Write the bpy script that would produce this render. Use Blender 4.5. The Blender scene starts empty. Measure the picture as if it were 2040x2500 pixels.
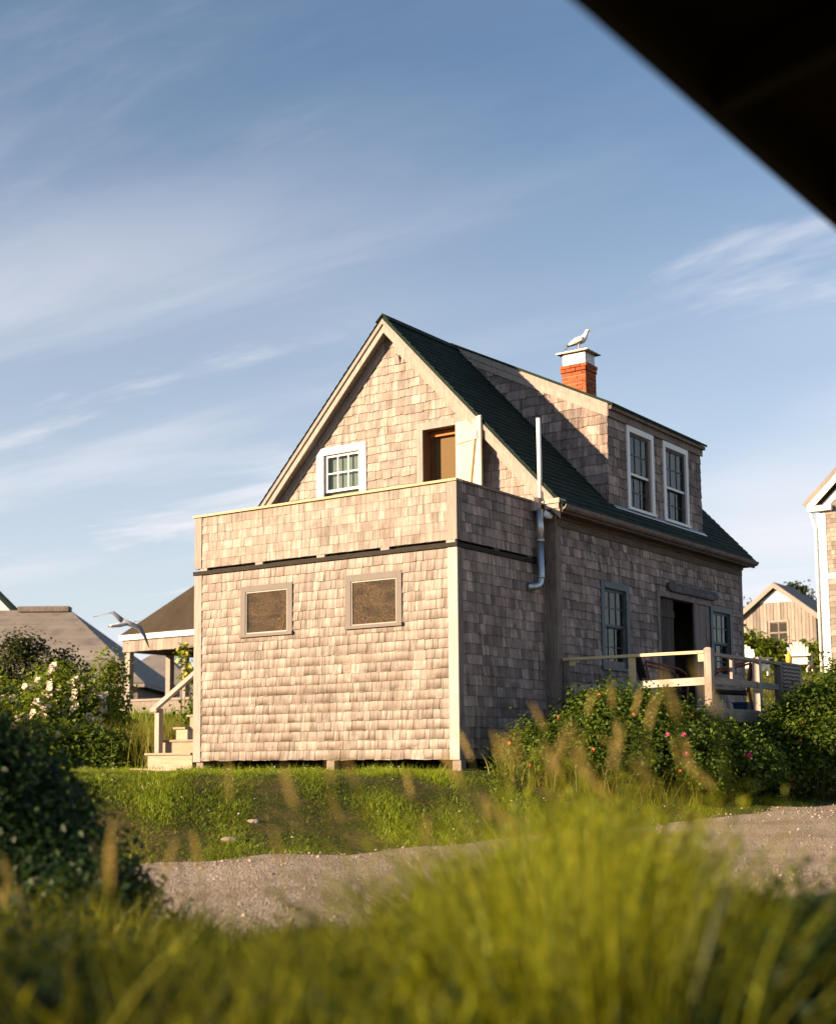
import bpy, math, random
import numpy as np
from mathutils import Vector, Matrix

R_ = math.radians
random.seed(7)
S = bpy.context.scene
COL = S.collection

# ------------------------------------------------------------------ camera
CAM = Vector((14.247, -14.807, 0.018))
YAW, PITCH, ROLL = 0.61345, 0.11476, -0.0082
cd = bpy.data.cameras.new('camera')
cam = bpy.data.objects.new('camera', cd)
COL.objects.link(cam)
cam.matrix_world = (Matrix.Translation(CAM) @ Matrix.Rotation(YAW, 4, 'Z')
                    @ Matrix.Rotation(math.pi / 2 + PITCH, 4, 'X') @ Matrix.Rotation(ROLL, 4, 'Z'))
cd.sensor_fit = 'HORIZONTAL'
cd.sensor_width = 24.0
cd.lens = 24.0 * 3339.6 / 2040.0
cd.shift_x = 30.41 / 2040.0
cd.shift_y = 215.69 / 2040.0
cd.clip_start = 0.05
cd.clip_end = 6000
cd.dof.use_dof = True
cd.dof.focus_distance = 18.6
cd.dof.aperture_fstop = 1.45
S.camera = cam

# ------------------------------------------------------------------ sun, sky, exposure
SUN = Vector((0.58, 1.0, -0.285)).normalized()      # the way the light travels
SUN_EL = math.asin(-SUN.z)
SUN_AZ = math.atan2(-SUN.x, -SUN.y)                # compass angle of the sun, clockwise from +Y
sd = bpy.data.lights.new('sun', 'SUN')
sd.energy = 5.0
sd.angle = R_(0.55)
sd.color = (1.0, 0.735, 0.475)
so = bpy.data.objects.new('sun', sd)
so.rotation_euler = SUN.to_track_quat('-Z', 'Y').to_euler()
so.location = (-20, -30, 30)
COL.objects.link(so)

W = bpy.data.worlds.new('World')
S.world = W
W.use_nodes = True
wn = W.node_tree
wn.nodes.clear()


def wnode(t, **k):
    n = wn.nodes.new(t)
    for a, v in k.items():
        setattr(n, a, v)
    return n


def wmath(op, a, b=None, clamp=False):
    n = wnode('ShaderNodeMath', operation=op, use_clamp=clamp)
    for i, v in enumerate((a, b)):
        if v is None:
            continue
        if isinstance(v, (int, float)):
            n.inputs[i].default_value = v
        else:
            wn.links.new(v, n.inputs[i])
    return n.outputs[0]


sky = wnode('ShaderNodeTexSky', sky_type='NISHITA')
sky.sun_disc = False
sky.sun_elevation = SUN_EL
sky.sun_rotation = SUN_AZ % (2 * math.pi)
sky.air_density = 1.0
sky.dust_density = 0.3
sky.ozone_density = 2.2
CLOUD_A, CLOUD_B = (9.1, 3.3, 0), (14.9, 7.7, 0)
tc = wnode('ShaderNodeTexCoord')
sep = wnode('ShaderNodeSeparateXYZ')
wn.links.new(tc.outputs['Generated'], sep.inputs[0])
den = wmath('ADD', wmath('MAXIMUM', sep.outputs[2], 0.0), 0.16)
comb = wnode('ShaderNodeCombineXYZ')
wn.links.new(wmath('DIVIDE', sep.outputs[0], den), comb.inputs[0])
wn.links.new(wmath('DIVIDE', sep.outputs[1], den), comb.inputs[1])


def cloud_noise(rot, scale, nscale, detail, rough, dist, lo, hi, off=(0, 0, 0)):
    mr = wnode('ShaderNodeMapping')                 # turn the streaks first, then stretch them
    mr.inputs['Rotation'].default_value = (0, 0, rot)
    mr.inputs['Location'].default_value = off
    m = wnode('ShaderNodeMapping')
    m.inputs['Scale'].default_value = scale
    wn.links.new(comb.outputs[0], mr.inputs[0])
    wn.links.new(mr.outputs[0], m.inputs[0])
    n = wnode('ShaderNodeTexNoise')
    n.inputs['Scale'].default_value = nscale
    n.inputs['Detail'].default_value = detail
    n.inputs['Roughness'].default_value = rough
    n.inputs['Distortion'].default_value = dist
    wn.links.new(m.outputs[0], n.inputs['Vector'])
    r = wnode('ShaderNodeMapRange', clamp=True, interpolation_type='SMOOTHSTEP')
    r.inputs['From Min'].default_value = lo
    r.inputs['From Max'].default_value = hi
    wn.links.new(n.outputs['Fac'], r.inputs[0])
    return r.outputs[0]


STREAK = -YAW + 0.42
c1 = cloud_noise(STREAK, (0.30, 1.25, 1), 1.35, 9, 0.58, 0.45, 0.46, 0.72, CLOUD_A)
c2 = cloud_noise(STREAK + 0.1, (0.55, 1.35, 1), 1.9, 10, 0.62, 0.5, 0.54, 0.74, CLOUD_B)
c3 = cloud_noise(STREAK, (0.6, 0.9, 1), 0.8, 3, 0.5, 0.2, 0.42, 0.62, (1.3, 5.2, 0))
wisps = wmath('ADD', wmath('MULTIPLY', c1, 0.36), wmath('MULTIPLY', wmath("MULTIPLY", c2, 1.0), 0.62))
low = wnode('ShaderNodeMapRange', clamp=True, interpolation_type='SMOOTHSTEP')
for k_, v_ in (('From Min', 0.52), ('From Max', 0.22), ('To Min', 0.16), ('To Max', 1.0)):
    low.inputs[k_].default_value = v_
wn.links.new(sep.outputs[2], low.inputs[0])
veil = wnode('ShaderNodeMapRange', clamp=True, interpolation_type='SMOOTHSTEP')
for k_, v_ in (('From Min', 0.49), ('From Max', 0.06), ('To Min', 0.0), ('To Max', 0.86)):
    veil.inputs[k_].default_value = v_
wn.links.new(sep.outputs[2], veil.inputs[0])
cl = wmath('ADD', wmath('MULTIPLY', wisps, low.outputs[0]), wmath('MULTIPLY', veil.outputs[0], wmath('ADD', wmath('MULTIPLY', c3, 0.5), 0.6)))
cl = wmath('MINIMUM', cl, 0.93)
mix = wnode('ShaderNodeMix', data_type='RGBA')
wn.links.new(cl, mix.inputs['Factor'])
wn.links.new(sky.outputs[0], mix.inputs['A'])
mix.inputs['B'].default_value = (5.45, 5.4, 5.75, 1)
bg = wnode('ShaderNodeBackground')
bg.inputs['Strength'].default_value = 0.066
wn.links.new(mix.outputs['Result'], bg.inputs['Color'])
wo = wnode('ShaderNodeOutputWorld')
wn.links.new(bg.outputs[0], wo.inputs['Surface'])

S.view_settings.view_transform = 'Standard'
S.view_settings.look = 'None'
S.view_settings.exposure = 1.36
S.view_settings.gamma = 1.0
S.view_settings.use_curve_mapping = False
S.render.engine = 'CYCLES'
cy = S.cycles
cy.use_denoising = True
cy.max_bounces = 7
cy.diffuse_bounces = 3
cy.glossy_bounces = 3
cy.transmission_bounces = 5
cy.transparent_max_bounces = 10
cy.caustics_reflective = False
cy.caustics_refractive = False
cy.use_adaptive_sampling = True
cy.adaptive_threshold = 0.015


# ------------------------------------------------------------------ material helpers
class NT:
    def __init__(self, name):
        self.m = bpy.data.materials.new(name)
        self.m.use_nodes = True
        self.t = self.m.node_tree
        self.t.nodes.clear()
        self.out = self.n('ShaderNodeOutputMaterial')
        self._pos = None

    def n(self, t, **k):
        n = self.t.nodes.new(t)
        for a, v in k.items():
            setattr(n, a, v)
        return n

    def l(self, a, b):
        self.t.links.new(a, b)

    def pos(self):
        if self._pos is None:
            self._pos = self.n('ShaderNodeNewGeometry').outputs['Position']
        return self._pos

    def noise(self, sc=(1, 1, 1), scale=1.0, detail=5, rough=0.6, dist=0.0, vec=None):
        mp = self.n('ShaderNodeMapping')
        mp.inputs['Scale'].default_value = sc
        self.l(vec or self.pos(), mp.inputs[0])
        nz = self.n('ShaderNodeTexNoise')
        nz.inputs['Scale'].default_value = scale
        nz.inputs['Detail'].default_value = detail
        nz.inputs['Roughness'].default_value = rough
        nz.inputs['Distortion'].default_value = dist
        self.l(mp.outputs[0], nz.inputs['Vector'])
        return nz.outputs['Fac']

    def rng(self, v, a, b, c=0.0, d=1.0):
        r = self.n('ShaderNodeMapRange', clamp=True)
        for i, x in zip(('From Min', 'From Max', 'To Min', 'To Max'), (a, b, c, d)):
            r.inputs[i].default_value = x
        self.l(v, r.inputs[0])
        return r.outputs[0]

    def math(self, op, a, b=None, clamp=False):
        n = self.n('ShaderNodeMath', operation=op, use_clamp=clamp)
        for i, v in enumerate((a, b)):
            if v is None:
                continue
            if isinstance(v, (int, float)):
                n.inputs[i].default_value = v
            else:
                self.l(v, n.inputs[i])
        return n.outputs[0]

    def mix(self, f, a, b, mode='MIX'):
        n = self.n('ShaderNodeMix', data_type='RGBA', blend_type=mode)
        for k, v in (('Factor', f), ('A', a), ('B', b)):
            if isinstance(v, (int, float)):
                n.inputs[k].default_value = v
            elif isinstance(v, tuple):
                n.inputs[k].default_value = (*v, 1)
            else:
                self.l(v, n.inputs[k])
        return n.outputs['Result']

    def attr(self, name):
        a = self.n('ShaderNodeAttribute')
        a.attribute_name = name
        return a.outputs['Fac']

    def bump(self, h, strength=0.4, dist=0.01):
        b = self.n('ShaderNodeBump')
        b.inputs['Strength'].default_value = strength
        b.inputs['Distance'].default_value = dist
        self.l(h, b.inputs['Height'])
        return b.outputs[0]

    def bsdf(self, col, rough=0.8, spec=0.25, metal=0.0, normal=None):
        p = self.n('ShaderNodeBsdfPrincipled')
        if isinstance(col, tuple):
            p.inputs['Base Color'].default_value = (*col, 1)
        else:
            self.l(col, p.inputs['Base Color'])
        if isinstance(rough, (int, float)):
            p.inputs['Roughness'].default_value = rough
        else:
            self.l(rough, p.inputs['Roughness'])
        p.inputs['Specular IOR Level'].default_value = spec
        p.inputs['Metallic'].default_value = metal
        if normal:
            self.l(normal, p.inputs['Normal'])
        return p.outputs[0]

    def done(self, shader):
        self.l(shader, self.out.inputs['Surface'])
        return self.m


def wood(name, light, dark, sc=(26, 26, 2.2), rv=0.5, rough=0.85, stain=None, st=(1.6, 0.52, 0.72, 0.5), lowz=None, bump=0.5, spec=0.15, tint=None, course=None):
    t = NT(name)
    g = t.noise(sc, 1.0, 8, 0.68, 0.3)
    g2 = t.noise((sc[0] * 3.2, sc[1] * 3.2, sc[2] * 1.6), 1.0, 4, 0.6)
    f = t.rng(t.math('ADD', t.math('MULTIPLY', g, 0.7), t.math('MULTIPLY', g2, 0.3)), 0.34, 0.66)
    col = t.mix(f, dark, light)
    r = t.attr('rnd')
    if tint:
        col = t.mix(t.rng(t.math('FRACT', t.math('MULTIPLY', r, 7.31)), 0.45, 1.0, 0, 0.75), col, t.mix(f, tuple(0.7 * x for x in tint), tint))
    val = t.rng(r, 0, 1, 1 - rv, 1 + rv * 0.45)
    h = t.n('ShaderNodeHueSaturation')
    t.l(val, h.inputs['Value'])
    t.l(col, h.inputs['Color'])
    col = h.outputs[0]
    if stain:
        s = t.rng(t.noise((st[0], st[0], st[0] * 1.5), 1.0, 7, 0.66, 0.4), st[1], st[2], 0, st[3])
        s = t.math('MULTIPLY', s, t.rng(t.math('FRACT', t.math('MULTIPLY', r, 3.7)), 0, 1, 0.45, 1.0))
        if lowz:
            sp = t.n('ShaderNodeSeparateXYZ')
            t.l(t.pos(), sp.inputs[0])
            if course:                                   # grime gathers on the exposed lower ends of the shingles
                fr = t.math('FRACT', t.math('MULTIPLY', t.math('SUBTRACT', sp.outputs[2], course[0]), 1.0 / course[1]))
                s = t.math('MULTIPLY', s, t.rng(fr, 0.05, 0.75, 1.0, 0.12))
            s = t.math('MULTIPLY', s, t.rng(sp.outputs[2], lowz[0], lowz[1], lowz[2], 1.0))
        col = t.mix(s, col, stain)
    return t.done(t.bsdf(col, rough, spec, 0, t.bump(g, bump, 0.004)))


def paint(name, col, rough=0.55, var=0.12, chip=None, bump=0.1):
    t = NT(name)
    n = t.noise((3, 3, 3), 1.0, 6, 0.7)
    c = t.mix(t.rng(n, 0.3, 0.7), tuple(x * (1 - var) for x in col), col)
    if chip:
        k = t.rng(t.noise((14, 14, 5), 1.0, 6, 0.7), 0.60, 0.66)
        c = t.mix(k, c, chip)
    return t.done(t.bsdf(c, rough, 0.3, 0, t.bump(t.noise((40, 40, 6), 1.0, 4), bump, 0.003)))


def foliage(name, a, b, trans=0.35, tcol=None, rough=0.5, spec=0.3):
    t = NT(name)
    r = t.attr('rnd')
    c = t.mix(r, a, b)
    n = t.noise((2.2, 2.2, 2.2), 1.0, 3)
    h = t.n('ShaderNodeHueSaturation')
    t.l(c, h.inputs['Color'])
    t.l(t.rng(n, 0.3, 0.7, 0.7, 1.25), h.inputs['Value'])
    c = h.outputs[0]
    p = t.bsdf(c, rough, spec)
    tr = t.n('ShaderNodeBsdfTranslucent')
    t.l(t.mix(0.55, c, tcol or b, 'MIX'), tr.inputs['Color'])
    m = t.n('ShaderNodeMixShader')
    m.inputs[0].default_value = trans
    t.l(p, m.inputs[1])
    t.l(tr.outputs[0], m.inputs[2])
    return t.done(m.outputs[0])


def glass(name, tint=(0.75, 0.8, 0.8), refl=0.9):
    t = NT(name)
    tr = t.n('ShaderNodeBsdfTransparent')
    tr.inputs[0].default_value = (*tint, 1)
    gl = t.n('ShaderNodeBsdfGlossy')
    gl.inputs['Roughness'].default_value = 0.02
    gl.inputs['Color'].default_value = (refl, refl, refl, 1)
    nb = t.bump(t.noise((2.5, 2.5, 2.5), 1.0, 2), 0.15, 0.02)
    t.l(nb, gl.inputs['Normal'])
    fr = t.n('ShaderNodeFresnel')
    fr.inputs[0].default_value = 1.5
    m = t.n('ShaderNodeMixShader')
    front = t.math('SUBTRACT', 1.0, t.n('ShaderNodeNewGeometry').outputs['Backfacing'])
    t.l(t.math('MULTIPLY', t.math('MULTIPLY', fr.outputs[0], front), 0.8, True), m.inputs[0])
    t.l(tr.outputs[0], m.inputs[1])
    t.l(gl.outputs[0], m.inputs[2])
    return t.done(m.outputs[0])


def metal(name, col, rough=0.4, var=0.2):
    t = NT(name)
    n = t.noise((9, 9, 4), 1.0, 6, 0.7)
    c = t.mix(t.rng(n, 0.3, 0.7), tuple(x * (1 - var) for x in col), col)
    return t.done(t.bsdf(c, t.rng(n, 0.3, 0.7, rough * 0.8, rough * 1.25), 0.5, 0.9))


M = {}
M['shingle'] = wood('weathered_shingle', (0.51, 0.447, 0.400), (0.165, 0.137, 0.115), (15, 15, 1.7), 0.25, 0.9,
                    (0.10, 0.075, 0.055), (3.4, 0.46, 0.68, 0.8), (4.0, 0.9, 0.5), tint=(0.41, 0.335, 0.288))
M['shingle_low'] = wood('weathered_shingle_with_grime', (0.51, 0.447, 0.400), (0.165, 0.137, 0.115), (15, 15, 1.7), 0.25, 0.9,
                        (0.075, 0.052, 0.034), (2.6, 0.32, 0.52, 1.0), (2.4, 1.0, 0.38), tint=(0.41, 0.335, 0.288), course=(0.0, 2.74 / 21))
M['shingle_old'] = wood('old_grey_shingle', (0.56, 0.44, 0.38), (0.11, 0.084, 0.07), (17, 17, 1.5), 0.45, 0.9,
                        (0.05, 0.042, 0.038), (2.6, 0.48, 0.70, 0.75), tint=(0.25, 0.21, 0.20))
M['shingle_far'] = wood('far_shingle', (0.38, 0.325, 0.28), (0.21, 0.18, 0.155), (12, 12, 1.5), 0.35, 0.9)
M['trim'] = wood('bleached_trim_wood', (0.42, 0.362, 0.322), (0.25, 0.208, 0.18), (30, 30, 3), 0.15, 0.8, (0.14, 0.10, 0.075), (3.0, 0.56, 0.76, 0.45))
M['trim_h'] = wood('bleached_rail_wood', (0.54, 0.47, 0.41), (0.36, 0.30, 0.25), (3, 3, 34), 0.15, 0.8, (0.14, 0.10, 0.075), (3.0, 0.56, 0.76, 0.5))
M['trim_dark'] = wood('dark_weathered_trim', (0.31, 0.252, 0.222), (0.13, 0.103, 0.09), (26, 26, 3), 0.15, 0.85, (0.05, 0.04, 0.03), (3.0, 0.5, 0.74, 0.7))
M['frieze'] = wood('shadowed_frieze_wood', (0.17, 0.135, 0.10), (0.085, 0.066, 0.05), (3, 3, 26), 0.1, 0.85)  # plain dark brown wood for the eave boards
M['white_wood'] = wood('pale_worn_board', (0.50, 0.455, 0.415), (0.36, 0.315, 0.28), (30, 30, 2), 0.1, 0.7, (0.26, 0.20, 0.15), (2.4, 0.45, 0.70, 0.7), (2.4, 0.6, 0.15))
M['white'] = paint('white_paint', (0.80, 0.79, 0.76), 0.45, 0.06)
M['new_wood'] = wood('fresh_pine', (0.70, 0.56, 0.34), (0.54, 0.41, 0.22), (4, 4, 26), 0.12, 0.7)
M['pale_door'] = wood('pale_pine_door', (0.64, 0.565, 0.44), (0.50, 0.42, 0.31), (22, 22, 2), 0.12, 0.7)
M['step'] = wood('tan_step_wood', (0.46, 0.365, 0.27), (0.31, 0.235, 0.165), (3, 8, 26), 0.25, 0.8, (0.22, 0.15, 0.09), (4, 0.6, 0.75, 0.5))
M['deck'] = wood('grey_deck_wood', (0.40, 0.35, 0.31), (0.22, 0.185, 0.16), (4, 4, 26), 0.25, 0.85, (0.09, 0.07, 0.055), (4, 0.55, 0.72, 0.6))
M['post'] = wood('grey_post_wood', (0.50, 0.43, 0.38), (0.28, 0.23, 0.195), (28, 28, 2.4), 0.2, 0.85, (0.10, 0.075, 0.055), (5, 0.55, 0.72, 0.6))
M['brown'] = wood('brown_jamb_wood', (0.26, 0.13, 0.06), (0.13, 0.06, 0.03), (20, 20, 2), 0.2, 0.6)
M['orange_wood'] = wood('orange_header_wood', (0.52, 0.20, 0.045), (0.33, 0.12, 0.03), (3, 20, 20), 0.1, 0.6)
M['old_door'] = wood('old_dark_door_wood', (0.115, 0.09, 0.075), (0.05, 0.04, 0.034), (30, 30, 2), 0.4, 0.85)
M['tar'] = wood('black_tar_band', (0.045, 0.038, 0.03), (0.022, 0.019, 0.016), (6, 6, 20), 0.1, 0.8)
M['grey_frame'] = paint('grey_painted_frame', (0.165, 0.142, 0.128), 0.65, 0.15)
M['teal'] = paint('slate_blue_paint', (0.060, 0.092, 0.105), 0.5, 0.15, (0.16, 0.16, 0.15))
M['teal_sash'] = paint('dark_teal_sash', (0.045, 0.065, 0.068), 0.5, 0.15, (0.20, 0.18, 0.16))
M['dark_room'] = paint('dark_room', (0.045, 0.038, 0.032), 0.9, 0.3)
M['curtain'] = paint('faded_curtain', (0.10, 0.066, 0.055), 0.95, 0.3)
M['teal_shade'] = paint('teal_window_shade', (0.055, 0.115, 0.12), 0.9, 0.25)
M['pale_shade'] = paint('pale_window_shade', (0.40, 0.42, 0.36), 0.9, 0.2)  # pale grey-green painted for what the gable panes reflect
M['glass'] = glass('window_glass')
M['pvc'] = paint('white_plastic_pipe', (0.80, 0.79, 0.78), 0.35, 0.04)
M['galv'] = metal('galvanised_metal', (0.55, 0.58, 0.60), 0.38, 0.25)
M['chain_mesh'] = paint('pale_mesh_screen', (0.80, 0.78, 0.75), 0.5, 0.08)
M['hood'] = metal('brown_chimney_hood', (0.42, 0.30, 0.19), 0.45)
M['rust'] = paint('rust_red_frame', (0.20, 0.062, 0.035), 0.45, 0.3)
M['black_cloth'] = paint('black_sling_fabric', (0.02, 0.019, 0.019), 0.8, 0.2)
M['cushion'] = paint('pale_seat_pad', (0.35, 0.32, 0.30), 0.9, 0.2)
M['blue'] = paint('blue_plastic', (0.02, 0.055, 0.11), 0.4, 0.1)
M['yellow'] = paint('yellow_buoy_paint', (0.72, 0.43, 0.05), 0.45, 0.15)
M['gull_white'] = paint('white_feathers', (0.86, 0.85, 0.83), 0.75, 0.05)
M['gull_grey'] = paint('grey_feathers', (0.27, 0.285, 0.31), 0.75, 0.12)
M['gull_tan'] = paint('pale_tan_feathers', (0.70, 0.655, 0.61), 0.75, 0.12)
M['gull_black'] = paint('dark_feather_tips', (0.07, 0.065, 0.065), 0.75, 0.2)
M['beak'] = paint('yellow_beak', (0.62, 0.42, 0.10), 0.5, 0.1)
M['gull_leg'] = paint('pinkish_leg', (0.62, 0.47, 0.42), 0.6, 0.1)
M['eave'] = wood('dark_stained_eave_wood', (0.042, 0.026, 0.009), (0.018, 0.011, 0.004), (3, 26, 10), 0.35, 0.75)
M['board'] = wood('weathered_blue_grey_board', (0.13, 0.135, 0.135), (0.06, 0.062, 0.062), (3, 3, 26), 0.1, 0.85)
M['pier'] = wood('concrete_pier', (0.36, 0.30, 0.25), (0.24, 0.20, 0.16), (7, 7, 7), 0.2, 0.9)
M['leaf'] = foliage('rose_leaf', (0.018, 0.042, 0.006), (0.125, 0.185, 0.016), 0.32, (0.30, 0.38, 0.025))
M['leaf_dark'] = foliage('dark_rose_leaf', (0.009, 0.026, 0.009), (0.035, 0.075, 0.014), 0.25, (0.09, 0.16, 0.02))
M['leaf_bright'] = foliage('bright_leaf', (0.06, 0.105, 0.010), (0.22, 0.28, 0.025), 0.38, (0.42, 0.46, 0.03))
M['leaf_evergreen'] = foliage('evergreen_leaf', (0.022, 0.034, 0.008), (0.085, 0.095, 0.02), 0.2, (0.14, 0.15, 0.02))
M['grass'] = foliage('lawn_grass_blade', (0.075, 0.130, 0.005), (0.26, 0.33, 0.012), 0.38, (0.32, 0.34, 0.02))
M['tall_grass'] = foliage('tall_grass_blade', (0.10, 0.125, 0.016), (0.30, 0.26, 0.045), 0.45, (0.45, 0.40, 0.04))
M['front_grass'] = foliage('foreground_grass_blade', (0.018, 0.036, 0.003), (0.27, 0.27, 0.010), 0.36, (0.60, 0.54, 0.015))
M['bright_grass'] = foliage('sunlit_foreground_grass', (0.050, 0.085, 0.003), (0.42, 0.43, 0.012), 0.40, (0.78, 0.72, 0.02))  # brighter copy of the foreground grass: sunlight painted into its colour
M['front_leaf'] = foliage('foreground_leaf', (0.014, 0.032, 0.003), (0.30, 0.33, 0.010), 0.36, (0.66, 0.62, 0.015))
M['seed'] = foliage('grass_seed_head', (0.42, 0.33, 0.11), (0.74, 0.60, 0.25), 0.5, (0.80, 0.66, 0.22))
M['stem'] = wood('bush_stem', (0.14, 0.09, 0.05), (0.07, 0.045, 0.028), (20, 20, 4), 0.2)
M['pink'] = foliage('pink_petal', (0.55, 0.03, 0.13), (0.68, 0.07, 0.24), 0.35, (0.8, 0.10, 0.3))
M['orange_flower'] = foliage('orange_red_hip', (0.45, 0.07, 0.02), (0.60, 0.16, 0.04), 0.2)
M['cream'] = foliage('cream_petal', (0.66, 0.56, 0.44), (0.82, 0.72, 0.60), 0.3, (0.8, 0.7, 0.55))
M['yellow_flower'] = foliage('yellow_petal', (0.60, 0.46, 0.04), (0.72, 0.60, 0.10), 0.3)


def roofing(name, a, b):
    t = NT(name)
    r = t.attr('rnd')
    c = t.mix(r, a, b)
    g = t.noise((160, 160, 160), 1.0, 2, 0.6)
    c = t.mix(t.rng(g, 0.35, 0.7, 0, 0.6), c, tuple(min(1, x * 2.0) for x in b))
    w = t.rng(t.noise((1.3, 1.3, 0.6), 1.0, 5, 0.7), 0.45, 0.75, 0, 0.5)
    c = t.mix(w, c, tuple(x * 0.5 for x in a))
    return t.done(t.bsdf(c, 0.9, 0.2, 0, t.bump(g, 0.5, 0.004)))


M['roof'] = roofing('dark_green_asphalt_shingle', (0.0065, 0.0135, 0.0095), (0.015, 0.028, 0.020))
M['roof_brown'] = roofing('brown_asphalt_shingle', (0.030, 0.023, 0.015), (0.055, 0.042, 0.027))
M['roof_grey'] = roofing('grey_wood_roof_shingle', (0.145, 0.127, 0.112), (0.235, 0.208, 0.182))


def brick_mat():
    t = NT('orange_brick')
    r = t.attr('rnd')
    c = t.mix(r, (0.25, 0.058, 0.022), (0.43, 0.12, 0.042))
    n = t.noise((30, 30, 30), 1.0, 5, 0.7)
    c = t.mix(t.rng(n, 0.45, 0.75, 0, 0.5), c, (0.16, 0.05, 0.025))
    return t.done(t.bsdf(c, 0.85, 0.2, 0, t.bump(n, 0.5, 0.004)))


M['brick'] = brick_mat()
M['mortar'] = paint('pale_mortar', (0.46, 0.33, 0.23), 0.95, 0.3)


def screen_mat():
    t = NT('dusty_insect_screen')  # fine brown mottle with broader darker smudges
    n = t.noise((2.6, 2.6, 4.5), 1.0, 1.5, 0.4, 0.2)
    fine = t.noise((60, 60, 75), 1.0, 3, 0.8)
    c = t.mix(t.rng(fine, 0.40, 0.62), (0.010, 0.006, 0.003), (0.13, 0.082, 0.04))
    c = t.mix(t.rng(n, 0.48, 0.72, 0.0, 0.9), c, (0.008, 0.006, 0.004))
    d = t.bsdf(c, 0.6, 0.12)
    tr = t.n('ShaderNodeBsdfTransparent')
    m = t.n('ShaderNodeMixShader')
    m.inputs[0].default_value = 0.86
    t.l(tr.outputs[0], m.inputs[1])
    t.l(d, m.inputs[2])
    return t.done(m.outputs[0])


M['screen'] = screen_mat()


def room_mat():
    t = NT('brown_insect_screen_door')
    fine = t.noise((170, 170, 170), 1.0, 2, 0.6)
    c = t.mix(t.rng(fine, 0.3, 0.7), (0.115, 0.072, 0.030), (0.20, 0.13, 0.06))
    return t.done(t.bsdf(c, 0.8, 0.2))


M['door_screen'] = room_mat()


def towel_mat():
    t = NT('woven_grey_towel')
    sp = t.n('ShaderNodeSeparateXYZ')
    t.l(t.pos(), sp.inputs[0])
    wv = t.math('ADD', t.math('MULTIPLY', sp.outputs[2], 110), t.math('MULTIPLY', t.math('SINE', t.math('MULTIPLY', sp.outputs[1], 42)), 0.9))
    f = t.rng(t.math('SINE', wv), -0.2, 0.5)
    c = t.mix(f, (0.10, 0.085, 0.075), (0.36, 0.30, 0.26))
    return t.done(t.bsdf(c, 0.95, 0.1, 0, t.bump(f, 0.4, 0.004)))


M['towel'] = towel_mat()


def ground_mat():
    t = NT('lawn_soil')
    n = t.noise((0.9, 0.9, 0.9), 1.0, 8, 0.7)
    f = t.noise((14, 14, 14), 1.0, 6, 0.7)
    c = t.mix(t.rng(f, 0.3, 0.7), (0.035, 0.045, 0.010), (0.085, 0.085, 0.02))
    c = t.mix(t.rng(n, 0.50, 0.64), c, (0.16, 0.10, 0.042))
    return t.done(t.bsdf(c, 0.95, 0.1, 0, t.bump(f, 0.8, 0.03)))


def gravel_mat():
    t = NT('pale_gravel')
    mp = t.n('ShaderNodeMapping')
    t.l(t.pos(), mp.inputs[0])
    v = t.n('ShaderNodeTexVoronoi')
    v.inputs['Scale'].default_value = 62
    t.l(mp.outputs[0], v.inputs['Vector'])
    v2 = t.n('ShaderNodeTexVoronoi')
    v2.inputs['Scale'].default_value = 11
    t.l(mp.outputs[0], v2.inputs['Vector'])
    sp = t.n('ShaderNodeSeparateColor')
    t.l(v.outputs['Color'], sp.inputs[0])
    c = t.mix(sp.outputs[0], (0.36, 0.285, 0.215), (0.57, 0.47, 0.38))
    n = t.noise((1.1, 1.1, 1.1), 1.0, 6, 0.7)
    c = t.mix(t.rng(n, 0.42, 0.62, 0, 0.75), c, (0.32, 0.24, 0.165))
    h = t.math('ADD', t.math('MULTIPLY', v.outputs['Distance'], -1.0), t.math('MULTIPLY', v2.outputs['Distance'], -1.2))
    return t.done(t.bsdf(c, 0.95, 0.1, 0, t.bump(h, 0.85, 0.03)))


M['ground'] = ground_mat()
M['gravel'] = gravel_mat()
M['pebble'] = wood('road_stone', (0.50, 0.41, 0.33), (0.28, 0.22, 0.17), (9, 9, 9), 0.45, 0.9)


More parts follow.
